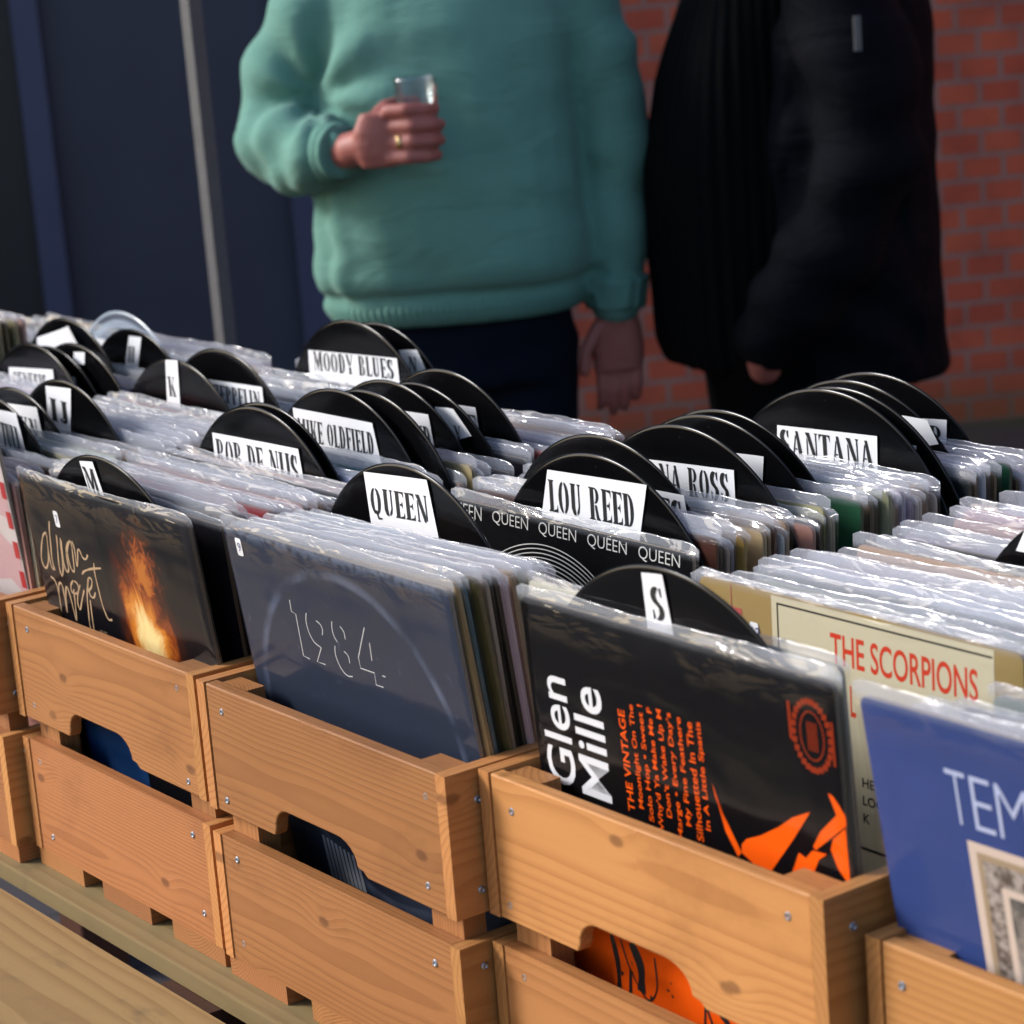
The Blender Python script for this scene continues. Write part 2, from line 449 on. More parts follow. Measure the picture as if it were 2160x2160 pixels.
# ------------------------------------------------------------------ records
CWD = .315
def cover_mesh(th):
    bm = bmesh.new(); h = th/2; r = .006
    pts = []
    for cx, cz, a0 in ((r, -CWD+r, 180), (CWD-r, -CWD+r, 270), (CWD-r, -r, 0), (r, -r, 90)):
        for k in range(4):
            a = R(a0+30*k); pts.append((cx+r*math.cos(a), cz+r*math.sin(a)))
    A = [bm.verts.new((p[0], -h, p[1])) for p in pts]; B = [bm.verts.new((p[0], h, p[1])) for p in pts]
    f1 = bm.faces.new(A); f2 = bm.faces.new(B[::-1]); n = len(pts)
    for i in range(n):
        j = (i+1) % n
        f = bm.faces.new((A[j], A[i], B[i], B[j])); f.material_index = 1
    bmesh.ops.recalc_face_normals(bm, faces=bm.faces)
    return from_bm('cover', bm)
def cover_set(mats):
    L = []
    for th in (.0026, .0034, .0046):
        me = cover_mesh(th)
        for m in mats: me.materials.append(m)
        L.append((th, me))
    return L
COVERS = cover_set([M_CARD, M_EDGE])

def sleeve_mesh(th, seed, top=.011, kind=0):
    """thin plastic bag: front sheet, rolled or open top edge, back sheet, pinched side seams"""
    rnd = random.Random(seed)
    bm = bmesh.new(); NX = 44
    h = th/2+.0009
    x0, x1, zb = -.0055, .3215, -.3195
    prof = [(-h, zb), (-h, -.25), (-h, -.18), (-h, -.12), (-h, -.07), (-h, -.04), (-h, -.022), (-h, -.010), (-h*.95, -.001), (-h*.62, top*.28), (-h*.36, top*.60), (-h*.22, top*.90), (-h*.10, top*1.0), (0, top*1.02),
            (h*.10, top*1.0), (h*.22, top*.90), (h*.36, top*.60), (h*.62, top*.28), (h*.95, -.001), (h, -.012), (h, -.05), (h, -.15), (h, zb)]
    sx = rnd.uniform(0, 90); grid = []
    amp = rnd.uniform(.0005, .0012)
    lift = rnd.uniform(-.003, .004)
    for i in range(NX+1):
        u = i/NX
        x = x0+(x1-x0)*u
        pinch = min(1.0, min(u, 1-u)/.022)
        col = []
        for y, z in prof:
            k = max(0.0, min(1.0, (z+.05)/.05))
            wy = amp*k*2.2*(noise.noise(Vector((x*14+sx, z*9, 1.7)))+.6*noise.noise(Vector((x*40+sx, z*26, 5.1+(y > 0)))))
            wz = .0030*k*noise.noise(Vector((x*7+sx, 3.3, 0)))+.0014*k*noise.noise(Vector((x*55+sx, 7.7, 0)))+lift*k*(u-.5)
            corner = max(0, .035-min(u, 1-u))/.035
            wz -= k*corner*corner*.004
            bl = 1+.15*noise.noise(Vector((x*6+sx, z*6, 2)))
            yy = y*pinch*bl+wy
            if z < .0005 and 0 <= x <= CWD: yy = min(yy, -th/2-.0006) if y < 0 else max(yy, th/2+.0006)
            col.append(bm.verts.new((x, yy, z+wz)))
        grid.append(col)
    for i in range(NX):
        for j in range(len(prof)-1):
            bm.faces.new((grid[i][j], grid[i+1][j], grid[i+1][j+1], grid[i][j+1]))
    me = from_bm('sleeve', bm, True)
    add_wc(me, lambda co: tuple(co))
    me.materials.append(M_SLEEVE)
    return me
SLEEVES = {}
for th, _ in COVERS:
    SLEEVES[th] = [sleeve_mesh(th, s, top=tp) for s, tp in enumerate((.006, .008, .009, .011, .007, .014))]

def edge_name(c):
    r, g, b = c
    best = min(EDGE, key=lambda e: (e[1][0]-r)**2+(e[1][1]-g)**2+(e[1][2]-b)**2)
    return best[0]
EDGE = [('tan', (.36, .25, .14)), ('tan', (.42, .31, .19)), ('brown', (.17, .095, .05)), ('beige', (.50, .43, .33)), ('white', (.62, .60, .58)), ('grey', (.28, .27, .28)),
        ('black', (.012, .012, .014)), ('black', (.02, .018, .018)), ('dark green', (.015, .06, .03)), ('red', (.32, .02, .02)), ('navy', (.015, .022, .075)), ('teal', (.05, .20, .23)), ('ochre', (.38, .24, .06)), ('dark brown', (.05, .03, .02))]
WEIGHTS = [9, 7, 7, 6, 4, 5, 5, 4, 2, 2, 3, 2, 2, 5]
ORD = ['zeroth', 'first', 'second', 'third', 'fourth', 'fifth', 'sixth', 'seventh', 'eighth', 'ninth', 'tenth', 'eleventh', 'twelfth', 'thirteenth', 'fourteenth', 'fifteenth', 'sixteenth', 'seventeenth', 'eighteenth', 'nineteenth', 'twentieth',
       'twenty-first', 'twenty-second', 'twenty-third', 'twenty-fourth', 'twenty-fifth', 'twenty-sixth', 'twenty-seventh', 'twenty-eighth', 'twenty-ninth', 'thirtieth']
ORD += ['thirty-'+o for o in ORD[1:10]]+['fortieth']

def record(x, y, z, lean=0.0, color=None, label='', group=None, ci=None, si=None, roll=0.0, yaw=0.0, mesh=None, sleeve=True, twist=0.0):
    th, me = COVERS[random.choice((0, 1, 1, 2)) if ci is None else ci]
    o = link('vinyl_record', mesh or me, None, None, (x, y, z), (lean, roll, yaw))
    if color: o.color = (*color, 1)
    tag(o, label, 'record', group)
    if sleeve:
        s = link('plastic_sleeve', random.choice(SLEEVES[th]) if si is None else SLEEVES[th][si], None, o)
    return o, th

# ---------------------------------------------------------------- lettering
def ell(cx, cy, rx, ry, a0, a1, n=9):
    return [(cx+rx*math.cos(R(a0+(a1-a0)*i/n)), cy+ry*math.sin(R(a0+(a1-a0)*i/n))) for i in range(n+1)]
def cres(cx, cy, rx, ry, a0, a1, t):
    return ell(cx, cy, rx, ry, a0, a1)+ell(cx, cy, rx-t, ry*.86, a1, a0)
def rect(x0, y0, x1, y1): return [(x0, y0), (x1, y0), (x1, y1), (x0, y1)]
def stem(x, w=.19, y0=0, y1=1, s=.055):
    return [[(x-s, y0), (x+w+s, y0), (x+w+s, y0+.03), (x+w, y0+.06), (x+w, y1-.06), (x+w+s, y1-.03), (x+w+s, y1), (x-s, y1), (x-s, y1-.03), (x, y1-.06), (x, y0+.06), (x-s, y0+.03)]]
def arms(x, w, parts):
    P = []
    if 't' in parts: P.append([(x, 1), (x+w, 1), (x+w, .74), (x+w-.06, .90), (x, .94)])
    if 'm' in parts: P.append([(x, .47), (x+w*.35, .47), (x+w*.62, .36), (x+w*.62, .66), (x+w*.35, .55), (x, .55)])
    if 'b' in parts: P.append([(x, 0), (x+w, 0), (x+w, .26), (x+w-.06, .10), (x, .06)])
    return P
GL = {
 'I': (.30, stem(.055)),
 'J': (.36, [[(.14, .2), (.33, .2), (.33, .94), (.38, .97), (.38, 1), (.09, 1), (.09, .97), (.14, .94)], ell(.17, .19, .16, .19, 180, 360)+[(.22, .19), (.14, .10), (.10, .2)]]),
 'L': (.47, stem(.055)+arms(.29, .20, 'b')),
 'E': (.50, stem(.055)+arms(.29, .22, 'tmb')),
 'F': (.48, stem(.055)+arms(.29, .21, 'tm')),
 'T': (.56, stem(.20)+[[(.0, 1), (.15, 1), (.15, .94), (.06, .9), (.0, .72)], [(.56, 1), (.44, 1), (.44, .94), (.50, .9), (.56, .72)]]),
 'H': (.66, stem(.055)+stem(.42)+[rect(.32, .46, .36, .54)]),
 'O': (.58, [cres(.27, .5, .26, 1.0/2, 97, 263, .17), cres(.31, .5, .26, .5, -83, 83, .17)]),
 'Q': (.62, [cres(.27, .5, .26, .5, 97, 263, .17), cres(.31, .5, .26, .5, -83, 83, .17), [(.22, .16), (.32, .16), (.42, -.10), (.58, -.10), (.58, -.16), (.36, -.18)]]),
 'C': (.54, [cres(.28, .5, .27, .5, 80, 280, .18), [(.36, .96), (.50, .98), (.50, .66), (.44, .70)], [(.36, .04), (.50, .06), (.50, .3), (.44, .26)]]),
 'G': (.58, [cres(.28, .5, .27, .5, 80, 280, .18), [(.36, .96), (.52, .98), (.52, .68), (.46, .72)], rect(.36, .02, .54, .42)]),
 'D': (.58, stem(.055)+[cres(.28, .5, .27, .5, -84, 84, .17)]),
 'P': (.54, stem(.055)+[cres(.28, .74, .24, .26, -84, 84, .15)]),
 'R': (.60, stem(.055)+[cres(.28, .75, .24, .25, -84, 84, .15), [(.29, .46), (.40, .46), (.50, .10), (.58, .03), (.58, 0), (.38, 0)]]),
 'B': (.56, stem(.055)+[cres(.28, .76, .22, .24, -84, 84, .14), cres(.28, .25, .25, .25, -84, 84, .16)]),
 'U': (.60, [[(.03, 1), (.30, 1), (.30, .97), (.26, .94), (.26, .25), (.30, .10), (.30, 0), (.16, .04), (.07, .22), (.07, .94), (.03, .97)], [(.36, .02), (.48, .12), (.52, .3), (.52, .94), (.57, .97), (.57, 1), (.40, 1), (.40, .97), (.45, .94), (.45, .3), (.36, .12)]]),
 'N': (.66, [[(.05, 1), (.25, 1), (.52, .25), (.52, .0), (.44, 0), (.14, .82), (.05, .97)], [(.06, 0), (.20, 0), (.20, .03), (.16, .06), (.16, .66), (.10, .82), (.10, .06), (.06, .03)], [(.55, .06), (.61, .06), (.61, .94), (.66, .97), (.66, 1), (.50, 1), (.50, .97), (.55, .94)]]),
 'M': (.82, [[(.03, 1), (.24, 1), (.44, .30), (.44, .06), (.38, .0), (.14, .80), (.03, .97)], [(.04, 0), (.18, 0), (.18, .03), (.14, .06), (.14, .62), (.09, .80), (.09, .06), (.04, .03)], [(.47, .22), (.60, .80), (.60, 1), (.57, 1), (.42, .46)], stem(.60, .15)[0]]),
 'A': (.62, [[(.24, 1), (.36, 1), (.58, .06), (.63, .03), (.63, 0), (.34, 0), (.34, .03), (.38, .06)], [(.02, 0), (.18, 0), (.18, .03), (.14, .06), (.26, .78), (.22, .86), (.07, .06), (.02, .03)], rect(.20, .28, .30, .34)]),
 'K': (.64, stem(.055)+[[(.29, .46), (.48, .92), (.42, .97), (.42, 1), (.62, 1), (.62, .97), (.55, .93), (.38, .55)], [(.33, .60), (.42, .60), (.60, .06), (.65, .03), (.65, 0), (.36, 0), (.36, .03), (.41, .06), (.29, .44)]]),
 'Y': (.62, [[(.0, 1), (.26, 1), (.26, .97), (.23, .94), (.34, .56), (.30, .40), (.24, .40), (.06, .94), (.0, .97)], [(.38, .5), (.52, .93), (.46, .97), (.46, 1), (.63, 1), (.63, .97), (.58, .94), (.40, .40)], [(.24, .36), (.42, .36), (.42, .06), (.47, .03), (.47, 0), (.19, 0), (.19, .03), (.24, .06)]]),
 'S': (.52, [ell(.24, .73, .22, .27, 60, 235)+[(.42, .30), (.44, .42)]+[(.25, .62), (.22, .74), (.30, .92)], ell(.27, .27, .23, .27, -120, 45)+[(.32, .52), (.12, .68), (.10, .58), (.30, .36), (.30, .20), (.22, .07)], [(.36, .93), (.46, 1), (.46, .68), (.40, .74)], [(.05, .0), (.15, .07), (.10, .28), (.05, .33)]]),
 'W': (.86, [[(.0, 1), (.22, 1), (.36, .20), (.30, .0), (.24, 0)], [(.40, .25), (.50, .70), (.44, 1), (.36, 1), (.36, .9)], [(.42, 1), (.62, 1), (.72, .2), (.66, 0), (.60, 0)], [(.72, .1), (.80, .95), (.74, 1), (.88, 1), (.88, .97), (.76, .0)]]),
 'X': (.60, [[(.0, 1), (.25, 1), (.60, 0), (.35, 0)], [(.02, 0), (.14, 0), (.26, .36), (.22, .44)], [(.36, .60), (.46, 1), (.58, 1), (.42, .52)]]),
 'Z': (.52, [[(.36, 1), (.5, 1), (.2, 0), (.04, 0)], [(.04, 1), (.34, 1), (.34, .94), (.1, .92), (.04, .74)], [(.50, 0), (.22, 0), (.22, .06), (.44, .08), (.50, .26)]]),
 ' ': (.30, []),
}
def stencil_width(txt, sp=.075): return sum(GL[c][0]+sp for c in txt)-sp
def stencil(bm, txt, x0, z0, h, w, y, shear=0.0, slope=0.0, yf=None):
    """write txt into the box with lower left corner x0,z0, height h, width w"""
    sp = .075; W = stencil_width(txt); sx = w/W; cx = 0
    for c in txt:
        gw, polys = GL[c]
        for p in polys:
            bm_poly_xz(bm, [(x0+(cx+a)*sx+shear*b*h, z0+b*h+slope*(cx+a)*sx) for a, b in p], y)
        cx += gw+sp
    if yf:
        for v in bm.verts: v.co.y = yf(v.co.x, v.co.z)

def disc_mesh():
    bm = bmesh.new(); n = 128
    prof = [(.0035, -.0008), (.050, -.0008), (.0505, -.0011), (.1425, -.0010), (.1470, -.0013), (.1495, -.0010), (.1502, 0), (.1495, .0010), (.1470, .0013), (.1425, .0010), (.0505, .0011), (.050, .0008), (.0035, .0008)]
    prev = None; first = None
    for r, y in prof:
        c = [bm.verts.new((r*math.cos(2*math.pi*i/n), y, r*math.sin(2*math.pi*i/n))) for i in range(n)]
        if prev:
            for i in range(n): bm.faces.new((prev[i], prev[(i+1) % n], c[(i+1) % n], c[i]))
        else: first = c
        prev = c
    for i in range(n): bm.faces.new((prev[i], prev[(i+1) % n], first[(i+1) % n], first[i]))
    bmesh.ops.recalc_face_normals(bm, faces=bm.faces)
    return from_bm('disc', bm, True)
DISC = disc_mesh(); DISC.materials.append(M_VINYL)
def curved_quad(corners, y, bend, n=12):
    """paper strip: corners tl,tr,br,bl in disc plane"""
    bm = bmesh.new(); tl, tr, br, bl = [Vector(c) for c in corners]; g = []
    for i in range(n+1):
        u = i/n
        a = tl.lerp(tr, u); b = bl.lerp(br, u); row = []
        for j in range(5):
            v = j/4; p = a.lerp(b, v)
            row.append(bm.verts.new((p.x, y-bend*(u*u*u)*(1-v), p.y)))
        g.append(row)
    for i in range(n):
        for j in range(4): bm.faces.new((g[i][j], g[i][j+1], g[i+1][j+1], g[i+1][j]))
    bmesh.ops.recalc_face_normals(bm, faces=bm.faces)
    me = from_bm('label', bm, True)
    if me.polygons[0].normal.y > 0: me.flip_normals()
    return me

def divider(x, y, z, label, corners=None, text=None, box=None, lean=0.0, mat=None, group='record divider discs', slope=0.0, shear=0.0, rz=0.0, bend=.0012):
    o = link('divider_disc', DISC, None, None, (x, y, z), (lean, random.uniform(-.025, .025), rz))
    tag(o, label, 'divider', group)
    if corners:
        l = link('paper_label', curved_quad(corners, -.00165, bend), M_PAPER, o)
        if text:
            bm = bmesh.new()
            bx, bz, bh, bw = box
            zt, zb = corners[0][1], corners[3][1]; xl, xr = corners[0][0], corners[1][0]
            def yf(px, pz):
                u = max(0.0, min(1.0, (px-xl)/(xr-xl))); v = max(0.0, min(1.0, (zt-pz)/(zt-zb)))
                return -.00165-bend*u**3*(1-v)-.00028
            stencil(bm, text, bx, bz, bh, bw, -.0020, shear, slope, yf)
            link('stencil_lettering', from_bm('letters', bm), M_INK, l)
    return o

DL = []   # column, y, handle (what the records behind it are counted from)
def dv(colname, handle, label, x, y, z, corners=None, text=None, box=None, **kw):
    DL.append((colname, y, handle))
    return divider(x, y, z, label, corners, text, box, **kw)

dv('M', 'disc marked M', 'black divider disc with a slim white label marked M', -.190, .046, .008, [(-.0335, .142), (-.0045, .145), (.004, .098), (-.0245, .096)], 'M', (-.0275, .1125, .025, .0235), shear=-.15, lean=.115)
dv('A', 'squarish white label disc', 'black divider disc with a big squarish white label in five stencil letters', .106, .150, .015, [(-.054, .138), (.040, .142), (.049, .086), (-.050, .086)], 'QUEEN', (-.0475, .1035, .0225, .084), slope=.03)
dv('A', 'bright two-word label disc', 'black divider disc with a wide bright two-word label, tallest behind the black lettered sleeve', .200, .272, .012, [(-.066, .128), (.064, .136), (.050, .088), (-.078, .086)], 'LOU REED', (-.066, .093, .027, .112), slope=.045)
dv('A', 'clipped corner label disc', 'black divider disc just behind the two-word one, label corner clipped', .150, .318, .013, [(-.075, .110), (.104, .116), (.108, .086), (-.070, .080)], 'THE STONES', (-.055, .084, .0235, .155), slope=.02)
dv('A', 'four-letter ending disc', 'black divider disc whose white label ends in a double letter', .190, .372, .016, [(-.072, .115), (.066, .121), (.064, .088), (-.074, .082)], 'DIANA ROSS', (-.068, .089, .0245, .126), slope=.03)
dv('A', 'disc with only a label corner', 'black divider disc with just a white label corner at its right', .172, .418, .014, [(.030, .122), (.068, .124), (.062, .090), (.028, .090)])
dv('A', 'plain disc behind the label corner', 'plain black divider disc, last before the long gap of sleeves', .165, .440, .014)
dv('A', 'seven-letter label disc', 'black divider disc with a seven-letter label before the man in black', .195, .532, .019, [(-.064, .112), (.062, .116), (.059, .080), (-.067, .078)], 'SANTANA', (-.0615, .0855, .0235, .117), slope=.015)
dv('A', 'twin of the seven-letter disc', 'black divider disc pressed close behind the seven-letter one', .200, .545, .019, [(.060, .112), (.086, .112), (.080, .085), (.060, .085)])
dv('A', 'folded label disc', 'black divider disc with a folded white label, second from the back', .155, .600, .011, [(.060, .126), (.091, .126), (.103, .106), (.070, .098)])
dv('A', 'rearmost tall disc', 'rearmost black divider disc in front of the man in black', .145, .640, .010, [(.040, .113), (.088, .116), (.084, .080), (.040, .080)], 'P', (.064, .087, .022, .016))
dv('G', 'disc marked S', 'black divider disc with a slim white label marked S', .533, .0715, .019, [(-.017, .144), (.006, .146), (.010, .099), (-.017, .099)], 'S', (-.0105, .1130, .0235, .0140), lean=.045)
dv('G', 'label corner at the right edge', 'divider disc at the right edge, only its white label corner showing', .624, .400, .002, [(-.074, .143), (.040, .146), (.040, .104), (-.094, .106)], 'T', (-.080, .110, .024, .024))
dv('M', 'three-word label disc', 'black divider disc with a long three-word label half sunk in sleeves', -.221, .208, .015, [(-.083, .117), (.074, .120), (.078, .080), (-.083, .080)], 'ROB DE NIJS', (-.078, .0845, .0275, .148), slope=.01)
dv('M', 'plain disc behind the three-word label', 'plain black divider disc pressed behind the three-word one', -.225, .221, .016)
dv('M', 'twelve-letter label disc', 'black divider disc with a two-word label of twelve slim letters', -.203, .286, .020, [(-.082, .123), (.058, .126), (.066, .088), (-.080, .086)], 'MIKE OLDFIELD', (-.0755, .0925, .0215, .132), slope=.02)
dv('M', 'plain disc behind the twelve letters', 'plain black divider disc behind the label of twelve letters', -.168, .296, .021)
dv('M', 'label ending in YD', 'black divider disc with a white label ending in YD', -.206, .345, .018, [(-.050, .122), (.069, .124), (.074, .084), (-.050, .084)], 'PINK FLOYD', (-.042, .090, .022, .110))
dv('M', 'disc with a curled label', 'black divider disc with a curled label corner, third in its cluster', -.182, .362, .015, [(.030, .130), (.066, .132), (.086, .108), (.040, .096)], 'Y', (.060, .100, .016, .012), bend=.004)
dv('M', 'back disc of the middle cluster', 'tall black divider disc at the back of the middle cluster', -.185, .395, .022, [(-.060, .116), (.052, .119), (.056, .080), (-.060, .080)], 'SE', (.016, .087, .024, .034))
dv('K', 'disc marked K', 'black divider disc with a slim white label marked K', -.612, .340, .000, [(-.018, .148), (.011, .150), (.003, .096), (-.026, .096)], 'K', (-.0180, .1085, .022, .0165))
dv('K', 'label ending in LIN', 'black divider disc with a label ending in LIN behind the K', -.558, .365, .012, [(-.070, .112), (.083, .120), (.081, .080), (-.070, .076)], 'LED ZEPPELIN', (-.066, .090, .0185, .142), slope=.04)
dv('K', 'eleven-letter label disc', 'black divider disc with two-word label under the teal sweatshirt hem', -.529, .513, .022, [(-.092, .109), (.088, .117), (.088, .080), (-.094, .076)], 'MOODY BLUES', (-.083, .0870, .0215, .162), slope=.04)
dv('K', 'twin under the sweatshirt', 'black divider disc pressed behind the two-word one under the sweatshirt hem', -.519, .540, .016, [(.040, .124), (.076, .128), (.088, .108), (.050, .096)], 'N', (.056, .103, .016, .016))
dv('K', 'disc marked J', 'black divider disc with a broad white label marked J', -.589, .195, .005, [(-.042, .139), (.019, .144), (.004, .090), (-.046, .088)], 'IJ', (-.036, .1035, .024, .040))
dv('K', 'label ending in KN', 'black divider disc with label ending in KN before the J', -.645, .165, -.004, [(-.060, .130), (.062, .136), (.064, .092), (-.056, .090)], 'KN', (.012, .098, .024, .042), bend=.003)
dv('K', 'label ending in ULL', 'black divider disc with curled label ending in ULL at the left edge', -.605, .120, .001, [(-.060, .133), (.072, .140), (.074, .098), (-.060, .094)], 'JETHRO TULL', (-.055, .099, .026, .122), bend=.005)
dv('K', 'front left-edge disc', 'black divider disc cut by the left edge, label corner showing', -.612, .085, .000, [(-.030, .128), (.098, .133), (.090, .098), (-.030, .094)], 'W', (.062, .104, .022, .028))
dv('H', 'disc marked H', 'black divider disc with a slim tilted label marked H, far left', -.910, .447, -.010, [(-.011, .141), (.022, .143), (-.001, .096), (-.033, .095)], 'H', (-.0205, .109, .0200, .0160), shear=.3)
dv('H', 'seven-letter far left disc', 'black divider disc with a seven-letter label at the far left', -.913, .317, -.006, [(-.066, .117), (.055, .123), (.050, .080), (-.071, .080)], 'GENESIS', (-.058, .093, .020, .092), slope=.03)
dv('H', 'disc behind the far left label', 'black divider disc just behind the far left seven-letter one', -.905, .335, -.012, [(.040, .118), (.060, .122), (.060, .09), (.040, .09)])
dv('H', 'small square label disc', 'black divider disc with a small square label near its rim, far left', -.860, .345, -.006, [(-.004, .140), (.026, .143), (.020, .128), (-.008, .126)])
dv('H', 'glaring white label disc', 'black divider disc with a large crumpled glaring white label', -.990, .400, .004, [(-.085, .118), (.030, .146), (.060, .085), (-.090, .085)], bend=.012)
# clear acrylic disc at the back left
def clear_mat():
    t = NT('clear_acrylic')
    g = t.new('ShaderNodeBsdfGlossy'); g.inputs['Roughness'].default_value = .12
    tr = t.new('ShaderNodeBsdfTransparent'); t.set(tr.inputs[0], (.86, .92, .98))
    df = t.new('ShaderNodeBsdfDiffuse'); t.set(df.inputs[0], (.6, .68, .78))
    P = t.coord(); x, y, z = t.xyz(P)
    r = t.math('SQRT', t.math('ADD', t.math('MULTIPLY', x, x), t.math('MULTIPLY', z, z)))
    ring = t.math('MAXIMUM', t.ramp(r, .1455, .147), t.math('MULTIPLY', t.ramp(r, .128, .131), t.ramp(r, .141, .137)))
    a = t.new('ShaderNodeMixShader'); t.set(a.inputs[0], t.math('ADD', .10, t.math('MULTIPLY', ring, .35))); t.set(a.inputs[1], tr.outputs[0]); t.set(a.inputs[2], df.outputs[0])
    b = t.new('ShaderNodeMixShader'); t.set(b.inputs[0], .12); t.set(b.inputs[1], a.outputs[0]); t.set(b.inputs[2], g.outputs[0])
    return t.done(b.outputs[0])
M_CLEAR = clear_mat()
cd = DISC.copy(); cd.materials.clear(); cd.materials.append(M_CLEAR)
o = link('divider_disc', cd, None, None, (-1.020, .490, -.004))
tag(o, 'see-through plastic divider disc with a white band, back left', 'divider', 'record divider discs')
link('paper_label', curved_quad([(-.115, .112), (.090, .106), (.095, .07), (-.118, .07)], -.0017, .003), M_PAPER, o)

# ---------------------------------------------------------------- featured front records
def font_mesh(txt, size, bold=0.0, sx=1.0, space=1.0):
    cu = bpy.data.curves.new('txt', 'FONT'); cu.body = txt; cu.size = size; cu.offset = bold; cu.space_character = space
    cu.resolution_u = 4; cu.fill_mode = 'BOTH'
    ob = bpy.data.objects.new('txt', cu); COL.objects.link(ob)
    bpy.context.view_layer.update()
    me = bpy.data.meshes.new_from_object(ob.evaluated_get(bpy.context.evaluated_depsgraph_get()))
    bpy.data.objects.remove(ob); bpy.data.curves.remove(cu)
    return me
def put_text(bm, txt, size, x, z, y, bold=0.0, sx=1.0, ang=0.0, fitw=None, fith=None, space=1.0):
    me = font_mesh(txt, size, bold, space=space)
    xs = [v.co.x for v in me.vertices]; ys = [v.co.y for v in me.vertices]
    if not xs: return
    kx = fitw/(max(xs)-min(xs)) if fitw else sx
    ky = fith/(max(ys)-min(ys)) if fith else 1.0
    x0, y0 = min(xs), min(ys)
    ca, sa = math.cos(R(ang)), math.sin(R(ang))
    vs = []
    for v in me.vertices:
        a, b = (v.co.x-x0)*kx, (v.co.y-y0)*ky
        vs.append(bm.verts.new((x+a*ca-b*sa, y, z+a*sa+b*ca)))
    for p in me.polygons:
        try: bm.faces.new([vs[i] for i in p.vertices])
        except ValueError: pass
    bpy.data.meshes.remove(me)
def mm(l): return [(a/1000, -b/1000) for a, b in l]
def art(name, parent, bm, mat):
    bmesh.ops.recalc_face_normals(bm, faces=bm.faces)
    me = from_bm(name, bm)
    return link(name, me, mat, parent)
def rrect(x0, z0, x1, z1, r=.002):
    return [p for c in ((x1-r, z1-r, 0), (x0+r, z1-r, 90), (x0+r, z0+r, 180), (x1-r, z0+r, 270)) for p in ell(c[0], c[1], r, r, c[2], c[2]+90, 3)]
def sticker(parent, x0, z0, x1, z1, y, txt='9'):
    bm = bmesh.new(); bm_poly_xz(bm, rrect(x0, z0, x1, z1), y)
    s = art('price_sticker', parent, bm, M_PAPER)
    bm = bmesh.new(); put_text(bm, txt, .01, x0+.0028, z0+.004, y-.0002, fith=.0075)
    art('handwritten_price', s, bm, simple('blue_pen_ink', (.03, .04, .2), .5))

def flat(name, col, rough=.42): return simple(name, col, rough, 0.0, .06)
Y0 = -.0017-.0003     # printed layer just proud of a 3.4 mm cover
def cover_variant(mats):
    me = cover_mesh(.0034)
    for m in mats: me.materials.append(m)
    return me

# --- navy sleeve with outlined year
m84 = cover_variant([card_mat('navy_print', (.026, .033, .054), ringwear=(.13, .16, .24), rough=.33, blot=(.03, .042, .075)), M_EDGE])
r84, th = record(.0209, .0300, .1272, .125, None, 'navy sleeve lettered 1984 in thin white outline, front of the middle crate', None, 1, 3, mesh=m84)
r84.color = (.30, .27, .24, 1)
bm = bmesh.new()
for l, sm in (([(84,49),(83,59),(89,60),(87,96),(96,97)], 0), ([(106,56),(103,64),(104,73),(109,80),(118,83)], 1), ([(118,83),(107,97),(119,97)], 0), ([(119,60),(124,62),(126,66),(124,71)], 1),
              ([(143,56),(141,63),(142,69),(145,73)], 1), ([(154,58),(158,62),(158,68)], 1), ([(140,77),(138,84),(140,92),(145,98),(151,100),(157,99)], 1), ([(152,79),(157,82),(157,88)], 1),
              ([(190,52),(172,80),(172,89),(191,89),(190,99),(200,99)], 0), ([(193,64),(191,79)], 0), ([(202,89),(206,89)], 0)):
    bm_ribbon(bm, mm(l), .0009, Y0, bool(sm), False)
art('title_lettering', r84, bm, flat('white_print', (.62, .62, .60)))
bm = bmesh.new()
for i in range(9):
    x = .052+i*.006
    bm_poly_xz(bm, [(x, -.262-i*.001), (x+.0035, -.262-i*.001), (x+.006, -.300), (x+.001, -.300)], Y0)
art('cover_picture', r84, bm, flat('pale_streak_print', (.30, .32, .36)))
sticker(r84, .0165, -.0225, .0255, -.0072, Y0-.0004, '9')

# --- black sleeve with handwriting and a warm glow
mAL = cover_variant([card_mat('black_print', (.005, .005, .007), rough=.3, blot=(.012, .010, .015)), M_EDGE])
rAL, th = record(-.336, .0200, .1252, .115, None, 'black sleeve with gold handwritten name and a fiery glow, left crate', None, 1, 0, mesh=mAL)
rAL.color = (.10, .08, .06, 1)
bm = bmesh.new()
S = {'a': [(33,53),(25,57),(15,70),(9,83),(11,90),(16,90),(24,81),(30,66),(33,54),(28,74),(27,86),(31,90)], 'l': [(46,40),(42,48),(37,64),(32,80),(33,90)],
 'i': [(54,52),(52,60),(47,74),(44,86),(46,93),(52,84),(57,67),(61,54)], 's': [(62,56),(58,69),(56,82),(59,87),(64,83),(65,74),(68,64),(76,55)],
 'o': [(80,53),(71,63),(68,74),(70,83),(75,83),(79,69),(82,57),(80,54)], 'n': [(84,53),(86,60),(83,77),(88,70),(92,61),(96,60),(99,66),(105,67),(111,62)],
 'M1': [(20,98),(28,102),(29,115),(25,136)], 'M2': [(25,136),(30,112),(36,102),(41,104),(40,116),(38,130),(44,112),(50,103),(53,112),(54,135),(60,118),(64,103)],
 'o2': [(67,94),(60,100),(59,106),(66,107),(74,103),(75,96),(69,94)], 'y': [(80,96),(71,106),(66,116),(68,122),(76,112),(86,100)], 'y2': [(102,85),(91,102),(85,120),(81,135),(83,144),(87,140),(90,125),(94,108)],
 'e': [(94,100),(104,93),(107,86),(101,86),(96,95),(97,103),(103,104),(109,98)], 't': [(120,68),(117,78),(117,94),(118,110),(123,121),(131,120)], 'tb': [(90,84),(96,80),(112,75),(132,71)]}
for l in S.values(): bm_ribbon(bm, mm(l), .0019, Y0, True, True)
put_text(bm, '“ALF”', .006, .099, -.141, Y0, fith=.0055)
